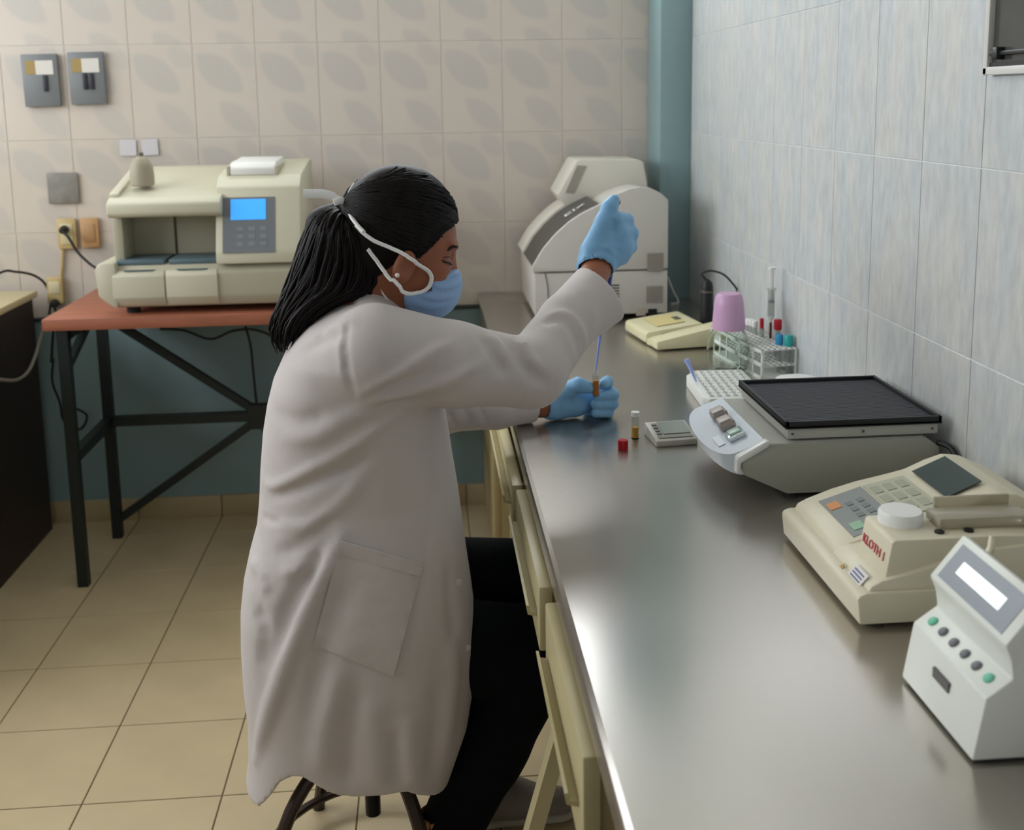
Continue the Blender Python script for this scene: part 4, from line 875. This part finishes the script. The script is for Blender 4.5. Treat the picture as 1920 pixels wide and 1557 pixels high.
def coat_loft(inset=0):
    def f(X, Y, Z):
        z = Z.ravel(); xl = np.interp(z, lz[:, 0], lz[:, 1]); xr = np.interp(z, rz_[:, 0], rz_[:, 1]); ry = np.interp(z, ryt[:, 0], ryt[:, 1]) - inset
        cx, rx = ((xl + xr) / 2)[None, None, :], ((xr - xl) / 2 - inset)[None, None, :]; ry = ry[None, None, :]
        e = np.interp(z, [.55, .75], [3.4, 2.4])[None, None, :].astype(np.float32); s = ((np.abs(X - cx) / rx) ** e + (np.abs(Y - 1.81) / ry) ** e) ** (1 / e); return (s - 1) * np.minimum(rx, ry)
    return f
fc = Field((-.40, 1.52, .20), (.40, 2.24, 1.16), .004)
fc.fn((-.40, 1.52, .20), (.40, 2.24, 1.12), coat_loft(), .001)
hem = lambda X, Y, Z: (.286 + .04 * np.exp(-((X + .235) / .045) ** 2) - .035 * np.clip((-.265 - X) / .04, 0, 1) - .05 * np.clip((X + .06) / .07, 0, 1)) - Z
fc.fn((-.40, 1.52, .20), (.40, 2.24, .42), hem, .004, 'int')
# right sleeve
Rm = W(850, 684, 1.69); Rf = W(1065, 605, 1.85); Rc = W(1124, 553, 1.925)
fc.cap(W(705, 662, 1.675), Rm, .079, .068, .03).cap(Rm, RE, .068, .056, .015).cap(RE, Rf, .056, .052, .02).cap(Rf, Rc, .052, .061, .01)
dR = (Rc - Rf) / np.linalg.norm(Rc - Rf); dQ = W(1185, 507, 1.93) - Rc + np.array([0, .02, 0]); dQ /= np.linalg.norm(dQ)
cut = lambda c, d, o: (lambda X, Y, Z: (X - c[0]) * d[0] + (Y - c[1]) * d[1] + (Z - c[2]) * d[2] - o)
fc.fn(Rc - .12, Rc + .12, lambda X, Y, Z: np.where((X - Rf[0]) * dR[0] + (Y - Rf[1]) * dR[1] + (Z - Rf[2]) * dR[2] > 0, cut(Rc, dQ, .006)(X, Y, Z), -1), .004, 'int')
fc.cap(Rc - dR * .045, Rc + dR * .05, .042, .058, .004, 'sub')
# left sleeve
Lc = W(1000, 757, 2.105)
fc.cap(LS, LE, .06, .056, .03).cap(LE, W(930, 765, 2.085), .052, .042, .015).cap(W(930, 765, 2.085), Lc, .042, .038, .01)
dL = (Lc - LE) / np.linalg.norm(Lc - LE)
fc.fn(Lc - .07, Lc + .07, lambda X, Y, Z: np.where(X > Lc[0] - .03, cut(Lc, dL, .004)(X, Y, Z), -1), .004, 'int')
fc.cap(Lc - dL * .035, Lc + dL * .05, .031, .036, .004, 'sub')
fc.fn((.1, 1.95, .70), (.4, 2.24, .80), lambda X, Y, Z: np.where(X > .15, .7545 - Z, -1), .004, 'int')
# neckline and hollow skirt
fc.cap(NB + np.array([.0, 0, .0]), NB + np.array([.02, 0, .1]), .056, .062, .006, 'sub')
fc.fn((-.40, 1.52, .20), (.40, 2.24, .50), lambda X, Y, Z: np.maximum(coat_loft(.022)(X, Y, Z), Z - .46), .004, 'sub')
def folds(f, L):
    for pts, amp, w in L:
        P = [f.hit(u, v) for u, v in spline2(pts, 5)]; P = [p for p in P if p is not None]
        if len(P) > 1: f._pending = getattr(f, '_pending', []) + [(P, amp * 1.5, w * .92)]
    for P, amp, w in f._pending: f.relief(P, amp, w)
def spline2(pts, n): return [tuple(p) for p in spline([np.array(p, float) for p in pts], n)]
folds(fc, [
    ([(640, 1005), (604, 1080), (556, 1190), (512, 1310), (478, 1425)], .015, .012), ([(622, 1005), (580, 1075), (540, 1150), (505, 1250)], -.012, .014),
    ([(655, 1075), (630, 1150), (600, 1250), (580, 1380)], -.006, .02),
    ([(492, 905), (520, 912), (575, 885), (640, 850), (705, 805), (760, 765)], .006, .010), ([(500, 935), (560, 915), (640, 880), (700, 840)], -.006, .012),
    ([(515, 985), (580, 985), (640, 940), (690, 880)], .005, .012), ([(510, 1040), (570, 1020), (630, 960)], -.005, .012), ([(520, 1075), (570, 1065), (628, 1010)], .005, .011),
    ([(505, 770), (560, 790), (620, 770)], -.003, .014), ([(520, 820), (590, 820), (660, 780), (720, 770)], .004, .014),
    ([(672, 742), (740, 706), (800, 668), (850, 640)], .006, .009), ([(675, 758), (760, 738), (850, 710), (920, 672)], .006, .009), ([(690, 735), (760, 715), (830, 690)], -.005, .010), ([(700, 755), (790, 752), (880, 735)], -.003, .012),
    ([(656, 598), (648, 640), (652, 700), (668, 750)], -.0035, .006), ([(645, 600), (637, 650), (645, 710)], .002, .007),
    ([(900, 628), (920, 660), (940, 690), (955, 695)], -.006, .010), ([(922, 628), (938, 655), (948, 678)], .006, .008), ([(965, 636), (972, 670), (1000, 705), (1035, 722)], -.008, .010), ([(980, 634), (990, 665), (1015, 690)], .006, .009),
    ([(1010, 610), (1050, 600), (1075, 625), (1085, 668)], -.005, .009), ([(1030, 590), (1065, 590), (1090, 620), (1098, 655)], .004, .008), ([(1100, 530), (1110, 570), (1115, 620)], .002, .012),
    ([(705, 1295), (700, 1390), (712, 1490)], .003, .022), ([(640, 1240), (610, 1350), (600, 1465)], .005, .02), ([(770, 1330), (768, 1400), (785, 1490)], .003, .02), ([(742, 1360), (742, 1430), (750, 1490)], -.003, .014), ([(672, 1270), (655, 1390), (655, 1480)], -.004, .016), ([(818, 1260), (816, 1360), (808, 1470)], -.003, .016), ([(850, 1180), (848, 1300), (830, 1430)], .004, .016),
    ([(803, 800), (812, 880), (808, 960), (796, 1055)], -.0035, .006), ([(800, 1060), (780, 1150), (755, 1260)], -.003, .008),
    ([(840, 1050), (846, 1130), (852, 1210)], -.004, .014), ([(575, 640), (620, 615), (680, 598)], .003, .014), ([(560, 660), (610, 640), (650, 620)], -.003, .012),
    ([(488, 968), (505, 976), (525, 980)], -.005, .006), ([(468, 1052), (490, 1075), (500, 1120)], .004, .012), ([(480, 1130), (500, 1190), (490, 1260)], -.006, .014),
    ([(840, 770), (850, 790), (856, 802)], -.004, .006), ([(868, 766), (880, 784), (884, 800)], -.004, .006), ([(900, 765), (908, 782), (912, 798)], -.003, .006),
])
coat = fc.build('lab_coat', M_COAT, person, 1)
def patch(f, quad, nu, nv, lift, th, name, m, parent):
    """a cloth patch laid on the surface: quad = four pixel corners of its outline on the cloth"""
    a, b, c, d = [np.array(q, float) for q in quad]; V = []; cen = np.array([-.13, 1.81])
    for j in range(nv + 1):
        for i in range(nu + 1):
            s, t = i / nu, j / nv; px = a * (1 - s) * (1 - t) + b * s * (1 - t) + c * s * t + d * (1 - s) * t; p = f.hit(*px); V.append(p if p is not None else V[-1])
    V = np.array(V); bm_ = bmesh.new(); out = np.array([0, -1., 0]); 
    sm = V.reshape(nv + 1, nu + 1, 3)
    for _ in range(6): sm[1:-1, 1:-1] = (sm[1:-1, 1:-1] * 2 + sm[:-2, 1:-1] + sm[2:, 1:-1] + sm[1:-1, :-2] + sm[1:-1, 2:]) / 6
    V = sm.reshape(-1, 3); A = [bm_.verts.new(Vector(p + out * lift) - PB) for p in V]; B = [bm_.verts.new(Vector(p + out * (lift - th)) - PB) for p in V]; n = nu + 1
    for j in range(nv):
        for i in range(nu):
            q = (j * n + i, j * n + i + 1, (j + 1) * n + i + 1, (j + 1) * n + i); bm_.faces.new([A[k] for k in q]); bm_.faces.new([B[k] for k in q[::-1]])
    ring = [i for i in range(nu)] + [j * n + nu for j in range(nv)] + [nv * n + i for i in range(nu, 0, -1)] + [j * n for j in range(nv, 0, -1)]
    for x, y in zip(ring, ring[1:] + ring[:1]): bm_.faces.new((A[x], B[x], B[y], A[y]))
    bmesh.ops.recalc_face_normals(bm_, faces=bm_.faces); me = bpy.data.meshes.new(name); bm_.to_mesh(me); bm_.free()
    return link(name, me, m, parent, None, True, 40)
patch(fc, [(640, 1014), (793, 1058), (738, 1266), (588, 1206)], 24, 30, .006, .010, 'pocket', M_COAT, coat)
patch(fc, [(639, 1012), (794, 1056), (789, 1078), (632, 1036)], 24, 5, .0075, .006, 'pocket_hem', M_COAT, coat)
for (u, v) in ((860, 1092), (876, 1215)):
    p = fc.hit(u, v)
    if p is not None: MB().lathe([(0, 0), (.006, 0), (.006, .002), (.0045, .0028), (0, .0024)], 16, M=Matrix.Translation(Vector(p) - PB) @ Matrix.Rotation(math.pi / 2, 4, 'X') @ Matrix.Rotation(.3, 4, 'Y')).build('button', mat('coat_button', 'c9c3bf', .4), coat, smooth=True)
# shirt collar peeping out at the neck
MB().tube([Vector(p) - PB for p in spline([W(712, 538, 1.75), W(722, 556, 1.752), W(738, 574, 1.757), W(752, 586, 1.77)], 6)], [.006] * 19, 8, flat=.35, up=(0, 1, 0)).build('shirt_collar', M_TIE, coat, smooth=True)

# --- hair: cap, pulled-back locks and ponytail
fh = Field(HC - np.array([.14, .12, .16]), HC + np.array([.13, .12, .14]), .004)
fh.ell(H(-.010, .016), (.099, .0985, .081), HM, .004); fh.ell(H(-.045, -.04), (.055, .07, .062), HM, .03)
hl = np.array([[-.2, -.02], [-.1, -.012], [-.06, -.01], [-.035, .002], [-.022, .03], [0, .042], [.03, .056], [.055, .083], [.066, .13], [.2, .3]])
def hairline(X, Y, Z):
    f_ = (X - HC[0]) * HF[0] + (Y - HC[1]) * HF[1] + (Z - HC[2]) * HF[2]; u_ = (X - HC[0]) * HU[0] + (Y - HC[1]) * HU[1] + (Z - HC[2]) * HU[2]
    return (f_ - np.interp(u_, hl[:, 0], hl[:, 1])) * .75
fh.fn(fh.lo, fh.lo + fh.n * fh.v, hairline, .008, 'int')
hair = fh.build('hair', M_HAIR, person, 1)
mb = MB(); KN = H(-.112, .012); rng = random.Random(3)
def on_skull(d, off): d = d / np.linalg.norm(d); return H(-.010, .016) + HF * d[0] * (.099 + off) + HU * d[1] * (.0985 + off) + HR * d[2] * (.081 + off)
for k in range(420):
    u_ = rng.uniform(-.03, .108); fmax = float(np.interp(u_, hl[:, 0], hl[:, 1])); side = 1 if rng.random() < .75 else -1
    f0 = min(fmax - .004, .085 if u_ < .07 else .07) if rng.random() < .6 and u_ < .085 else rng.uniform(-.05, min(fmax, .08))
    x = (f0 + .010) / .099; y = (u_ - .016) / .0985; zz = 1 - x * x - y * y
    if zz < 0: continue
    d0 = np.array([x, y, side * math.sqrt(zz)]); d1 = np.array([-1, .0 + rng.uniform(-.06, .06), side * rng.uniform(0, .12)])
    pts = [on_skull(d0 * (1 - t) + d1 * t + np.array([0, .25 * math.sin(math.pi * t) * (d0[1]), .35 * side * math.sin(math.pi * t)]), .0005 + .0015 * rng.random()) for t in np.linspace(0, 1, 9)]
    mb.tube([Vector(p) - PB for p in pts], [.001] + [.003] * 7 + [.002], 5)
tag(mb.build('pulled_back_locks', M_HAIR, hair, smooth=True, ang=80), kind='stuff')
fp = Field((-.34, 1.66, .95), (-.02, 1.93, 1.28), .0045)
fp.cap(W(648, 398, 1.80), W(612, 425, 1.80), .022, .030, .01).cap(W(612, 425, 1.80), W(600, 500, 1.79), .030, .036, .02).cap(W(600, 500, 1.79), W(590, 560, 1.785), .036, .034, .02).cap(W(672, 500, 1.79), W(645, 535, 1.785), .042, .035, .02).cap(W(655, 440, 1.80), W(665, 510, 1.79), .03, .042, .02).cap(W(590, 560, 1.785), W(548, 625, 1.79), .032, .012, .02)
pony = fp.build('ponytail', M_HAIR, hair, 2)
mb = MB()
OL = [(645, 392), (612, 390), (582, 415), (562, 465), (540, 525), (520, 580), (512, 625), (524, 665)]; OR = [(655, 405), (672, 430), (702, 470), (722, 520), (712, 552), (655, 562), (596, 595), (552, 645)]
OLs, ORs = spline2(OL, 4), spline2(OR, 4)
for k in range(460):
    s = rng.random(); ph = rng.uniform(0, 6.28); am = rng.uniform(.5, 10); fr = rng.uniform(1, 2.6); dpt = math.sqrt(max(0, 1 - (2 * s - 1) ** 2)) * (.066 * rng.uniform(.75, 1.05) if rng.random() < .78 else -.05) + (.02 * s); pts = []
    end = rng.uniform(.7, 1.0); n = 16; rw = rng.uniform(.6, 1.5)
    for i in range(n + 1):
        t = i / n * end * (len(OLs) - 1); j = min(int(t), len(OLs) - 2); q = t - j
        a = np.array(OLs[j]) * (1 - q) + np.array(OLs[j + 1]) * q; b = np.array(ORs[j]) * (1 - q) + np.array(ORs[j + 1]) * q
        p = a * (1 - s) + b * s; tt = i / n; p = p + am * tt * np.array([math.sin(ph + fr * 6.28 * tt), .5 * math.cos(ph + fr * 6.28 * tt)])
        spread = min(1, tt * 3) * (1 - .35 * tt); pts.append(Vector(W(p[0], p[1], 1.79 - dpt * spread)) - PB)
    mb.tube(pts, [x * rw for x in [.0022] * 4 + [.0028] * (n - 6) + [.0022, .0014, .0005]], 5)
tag(mb.build('ponytail_strands', M_HAIR, hair, smooth=True, ang=80), kind='stuff')

# --- face details
def skin_pt(u, v, off=.001):
    p = fb.hit(u, v); return None if p is None else p + np.array([0, -1, 0]) * off
def line_on(f, pts, r, name, m, parent, off=.001, flat=1, n=6, rr=None):
    P = [f.hit(u, v) for u, v in spline2(pts, n)]; P = [p for p in P if p is not None]
    if len(P) < 2: return None
    ys = [min(q[1] for q in P[max(0, i - 4):i + 5]) for i in range(len(P))]; ys = [sum(ys[max(0, i - 4):i + 5]) / len(ys[max(0, i - 4):i + 5]) for i in range(len(P))]
    P = [Vector((p[0], y - off, p[2])) - PB for p, y in zip(P, ys)]
    R = [r * (rr(i / (len(P) - 1)) if rr else 1) for i in range(len(P))]
    return MB().tube(P, R, 8, flat=flat).build(name, m, parent, smooth=True)
M_LASH = mat('lash_black', '1a0f0d', .6)
tap = lambda t: .35 + .65 * math.sin(math.pi * min(1, .15 + .8 * t))
line_on(fb, [(838, 470), (848, 463), (858, 462)], .0026, 'eyebrow', M_LASH, person, 0, .6, rr=tap)
line_on(fb, [(829, 488), (836, 491), (843, 492), (849, 491)], .0017, 'eyelashes', M_LASH, person, .0012, .8, rr=tap)
line_on(fb, [(831, 483), (838, 481), (845, 481)], .001, 'eyelid_crease', mat('skin_crease', '5e3222', .6), person, .0, .6, rr=tap)
p = skin_pt(745, 516, .002)
MB().lathe([(0, -.004), (.003, -.003), (.0042, 0), (.003, .003), (0, .0042)], 12, c=Vector(p) - PB).build('pearl_earring', mat('pearl', 'f0e6e0', .2), person, smooth=True)

# --- face mask
fm = Field(HC + np.array([-.06, -.12, -.19]), HC + np.array([.17, .13, .03]), .003)
mc = W(806, 534, 1.815)
fm.ell(mc, (.0545, .062, .060), None, .004); fm.ell(H(.046, -.062), (.056, .062, .058), HM, .02); fm.ell(H(.095, -.055), (.022, .03, .03), HM, .02)
z507, x808, z545, x757 = W(850, 506, 1.80)[2], W(808, 520, 1.77)[0], W(790, 544, 1.77)[2], W(756, 560, 1.77)[0]
fm.fn(fm.lo, fm.lo + fm.n * fm.v, lambda X, Y, Z: np.maximum(Z - z507, np.maximum(np.minimum(x808 - X, Z - z545), x757 - X)) + 0 * Y, .008, 'int')
for pts in ([(812, 520), (840, 524), (864, 518)], [(806, 540), (835, 548), (862, 540)], [(780, 556), (815, 568), (850, 562)], [(770, 572), (800, 585), (832, 580)]):
    P = [fm.hit(u, v) for u, v in spline2(pts, 5)]; P = [q for q in P if q is not None]
    if len(P) > 1: fm.relief(P, -.004, .0045); fm.relief([q + np.array([0, 0, .006]) for q in P], .003, .0045)
mask = fm.build('face_mask', M_MASK, person, 2)
# union of what the ties lie on
fu = Field(fh.lo, fh.lo + fh.n * fh.v, .004); fu.n = fh.n; fu.D = fh.D.copy()
sl, X, Y, Z = fu.sub(fu.lo, fu.lo + fu.n * fu.v)
ib = np.clip(np.round((np.stack(np.broadcast_arrays(X, Y, Z), -1) - fb.lo) / fb.v).astype(int), 0, fb.n - 1); im = (np.stack(np.broadcast_arrays(X, Y, Z), -1) - fm.lo) / fm.v; ok = np.all((im >= 0) & (im < fm.n), -1); im = np.clip(np.round(im).astype(int), 0, fm.n - 1)
fu.D[sl] = np.minimum(fu.D[sl], np.minimum(fb.D[ib[..., 0], ib[..., 1], ib[..., 2]], np.where(ok, fm.D[im[..., 0], im[..., 1], im[..., 2]], .06)))
line_on(fu, [(668, 420), (680, 434), (700, 450), (728, 462), (748, 470), (770, 484), (790, 496), (804, 508), (809, 520), (805, 535), (793, 545), (775, 548), (758, 542), (738, 524), (718, 502), (702, 482), (690, 466)], .0034, 'side_tie', M_TIE, mask, .005, .6, 5)
kx_ = W(655, 388, 1.79)
mb = MB(); mb.tube([Vector(p) - PB for p in spline([W(666, 345, 1.79), W(656, 362, 1.785), W(652, 385, 1.78), W(658, 405, 1.742), W(669, 421, 1.716), W(682, 435, 1.702)], 5)], .0042, 8, flat=.6)
mb.tube([Vector(p) - PB for p in spline([W(652, 372, 1.775), W(662, 380, 1.77), W(655, 392, 1.77), W(648, 382, 1.775)], 4)], .005, 8)
mb.build('tie_knot', M_TIE, mask, smooth=True)
MB().tube([Vector(p) - PB for p in spline([W(652, 383, 1.775), W(632, 372, 1.772), W(608, 364, 1.77), W(569, 363, 1.765)], 6)], [.0055] * 8 + [.0075] * 11, 8, flat=.22, up=(0, .3, 1)).build('tie_end', M_TIE, mask, smooth=True)
MB().tube([Vector(p) - PB for p in spline([W(652, 383, 1.772), W(640, 376, 1.765), W(626, 380, 1.76)], 6)], .006, 8, flat=.3, up=(0, .3, 1)).build('tie_end', M_TIE, mask, smooth=True)

# --- right glove: fist round the pipette with the thumb on its plunger
fr = Field(W(1120, 440, 1.97) - .12, W(1120, 440, 1.97) + np.array([.13, .13, .12]), .0026)
fr.cap(W(1118, 488, 1.957), W(1150, 448, 1.975), .032, .030, .012).cap(W(1128, 486, 1.965), W(1160, 470, 1.98), .030, .026, .015)
for i, (u, v) in enumerate([(1160, 412), (1168, 436), (1168, 460), (1158, 482)]):
    r = (.0145, .0145, .0138, .0125)[i]; kn = W(u - 8, v, 1.965); pp_ = W(u + (14, 15, 13, 8)[i], v + 2, 1.99); dd_ = W(u + 2, v + 4, 2.022); tt_ = W(u - 22, v + 6, 2.02)
    fr.cap(kn, pp_, r + .003, r, .010); fr.cap(pp_, dd_, r, r * .92, .004); fr.cap(dd_, tt_, r * .92, r * .85, .004)
fr.cap(W(1112, 468, 1.955), W(1131, 418, 1.962), .0225, .0165, .015).cap(W(1131, 418, 1.962), W(1142, 390, 1.968), .0165, .0145, .006).cap(W(1142, 390, 1.968), W(1151, 376, 1.975), .0145, .0115, .006)
d_ = W(1126, 478, 1.96) - RWr
fr.cap(W(1116, 500, 1.953), W(1126, 478, 1.962), .035, .034, .006); fr.cap(W(1112, 530, 1.925), W(1119, 494, 1.956), .0315, .031, .003, 'sub')
for pts, a, w in [([(1100, 482), (1125, 470), (1148, 480), (1158, 505)], -.002, .005), ([(1120, 470), (1150, 462), (1172, 468)], .0015, .004), ([(1140, 460), (1150, 485), (1152, 508)], .0018, .004), ([(1150, 408), (1152, 425), (1150, 440)], -.003, .006), ([(1125, 480), (1132, 455), (1130, 435)], -.0015, .005)]:
    P = [fr.hit(u, v) for u, v in spline2(pts, 5)]; P = [q for q in P if q is not None]
    if len(P) > 1: fr.relief(P, a, w)
fr.build('glove', M_GLOVE, person, 2)
# --- left glove: holds the vial between thumb and forefinger
fl_ = Field(W(1090, 745, 2.12) - np.array([.11, .12, .07]), W(1090, 745, 2.12) + np.array([.11, .10, .10]), .0026)
dy = .05
fl_.ell(W(1078, 750, 2.075 + dy), (.046, .026, .029), None, .01).cap(W(1042, 757, 2.065 + dy), W(1075, 752, 2.075 + dy), .031, .033, .012)
fl_.cap(W(1052, 738, 2.05 + dy), W(1084, 722, 2.035 + dy), .02, .0155, .014).cap(W(1084, 722, 2.035 + dy), W(1104, 727, 2.036 + dy), .0155, .0125, .005)
for i, (v, um, ut, r) in enumerate([(741, 1150, 1120, .0118), (758, 1149, 1116, .0115), (774, 1141, 1116, .0102)]):
    fl_.cap(W(1105, v - 3, 2.098 + dy), W(um - 2, v - 3, 2.088 + dy), r + .003, r, .010).cap(W(um - 2, v - 3, 2.088 + dy), W(um, v, 2.058 + dy), r, r, .004).cap(W(um, v, 2.058 + dy), W(ut, v + 1, 2.04 + dy), r, r * .88, .004)
fl_.cap(W(1102, 732, 2.098 + dy), W(1136, 722, 2.085 + dy), .0145, .0125, .010).cap(W(1136, 722, 2.085 + dy), W(1139, 716, 2.065 + dy), .0125, .012, .004).cap(W(1139, 716, 2.065 + dy), W(1131, 720, 2.045 + dy), .012, .0108, .004)
fl_.cap(W(1034, 757, 2.062 + dy), W(1048, 756, 2.066 + dy), .0335, .033, .006); fl_.cap(W(985, 757, 2.045 + dy), W(1038, 757, 2.063 + dy), .0275, .0275, .003, 'sub')
for pts, a, w in [([(1050, 725), (1046, 755), (1056, 785)], -.002, .005), ([(1060, 728), (1080, 738), (1100, 742)], -.002, .005), ([(1056, 760), (1080, 768), (1105, 770)], .0012, .005)]:
    P = [fl_.hit(u, v) for u, v in spline2(pts, 5)]; P = [q for q in P if q is not None]
    if len(P) > 1: fl_.relief(P, a, w)
fl_.build('glove', M_GLOVE, person, 2)

# --- shoes
def shoe(name, heel, toe, m, zsole, h):
    a, b = np.array(heel), np.array(toe); d = b - a; l = np.linalg.norm(d); u_ = d / l
    f = Field(np.minimum(a, b) - .08, np.maximum(a, b) + np.array([.08, .08, h + .06]), .005)
    f.cap(a + u_ * .03 + [0, 0, .035], a + u_ * .09 + [0, 0, .04], .036, .036, .02).cap(a + u_ * .09 + [0, 0, .035], b - u_ * .03 + [0, 0, .024], .036, .03, .02).cap(a + u_ * .035 + [0, 0, .05], a + u_ * .04 + [0, 0, h], .034, .033, .02)
    f.fn(f.lo, f.lo + f.n * f.v, lambda X, Y, Z: zsole - Z + 0 * X + 0 * Y, .003, 'int'); f.cap(a + u_ * .04 + [0, 0, h - .02], a + u_ * .04 + [0, 0, h + .08], .027, .03, .004, 'sub')
    s = f.build(name, m, person, 2)
    g = Field(np.minimum(a, b) - .08, np.maximum(a, b) + np.array([.08, .08, .05]), .005); g.cap(a + u_ * .03, b - u_ * .03, .041, .036, .01)
    g.fn(g.lo, g.lo + g.n * g.v, lambda X, Y, Z: np.maximum(zsole - Z, Z - zsole - .016) + 0 * X + 0 * Y, .003, 'int'); g.build('sole', mat('pale_sole', 'b8b09f', .6), s, 1)
shoe('shoe', (.05, 1.93, .0), (.255, 1.93, .0), mat('grey_canvas', '8b8276', .8), 0.001, .095)
shoe('shoe', (RA[0] - .06, RA[1], .055), (RA[0] + .10, RA[1] - .02, .055), mat('tan_leather', 'a96f3f', .5), .052, .095)

# ------------------------------------------------------------------ pipette and the vial in the hands
pt, pq = W(1158, 372, 1.985), W(1116, 703, 2.105)
ax = Vector(pq - pt); Lp = ax.length; ax.normalize(); Mp = frame_M(Vector(pt), ax, (0, 1, 0)) @ Matrix.Rotation(math.pi / 2, 4, 'Y')
pi = empty('pipette', pt, label='blue and white pipette held upright by the raised gloved hand', cat='pipette'); Mp = Matrix.Translation(-Vector(pt)) @ Mp
def seg(name, prof, m): return MB().lathe(prof, 18, M=Mp).build(name, m, pi, smooth=True)
seg('plunger', [(0, .004), (.006, .004), (.0065, .010), (.004, .012), (.003, .035), (0, .035)], mat('pipette_grey', '474b55', .4))
seg('handle', [(0, .03), (.010, .03), (.0125, .04), (.0125, .12), (.011, .15), (0, .15)], M_WHITEP)
seg('shaft', [(0, .148), (.0095, .148), (.009, .19), (.006, .235), (.0045, .262), (0, .262)], mat('navy_plastic', '2c3f86', .35))
seg('tip', [(0, .255), (.0058, .255), (.0055, .275), (.003, .315), (.0012, Lp - .002), (0, Lp)], M_BLUET)
vp = W(1117, 742, 2.082); hv = vial('sample_vial', vp, .043, .0078, M_ORG, .72, 'small open vial of orange liquid held in the resting gloved hand')

# ------------------------------------------------------------------ stool
st = empty('lab_stool', (-.13, 1.80, 0), label='brown metal stool with footring under the seated person', cat='stool')
M_ST = mat('brown_metal', '3d2f28', .4, .3); M_STD = mat('dark_metal', '1e1f20', .35, .6)
MB().lathe([(0, .35), (.15, .35), (.165, .357), (.165, .375), (.15, .383), (0, .385)], 32).build('seat', mat('black_vinyl', '151515', .5), st, smooth=True)
MB().lathe([(0, .12), (.014, .12), (.014, .35), (0, .35)], 16).build('post', M_STD, st, smooth=True)
for k in range(4):
    a = math.radians(200 + 90 * k + 12); c, s_ = math.cos(a), math.sin(a)
    MB().tube(spline([(.02 * c, .02 * s_, .30), (.07 * c, .07 * s_, .28), (.16 * c, .16 * s_, .19), (.225 * c, .225 * s_, .02), (.23 * c, .23 * s_, 0)], 6), .012, 10).build('leg', M_ST, st, smooth=True)
MB().tube([(.195 * math.cos(t), .195 * math.sin(t), .044) for t in np.linspace(0, 2 * math.pi, 41)], .008, 8, cap=False).build('footring', M_ST, st, smooth=True)
MB().lathe([(.014, .26), (.026, .26), (.026, .32), (.014, .32)], 20).build('hub', M_STD, st, smooth=True)
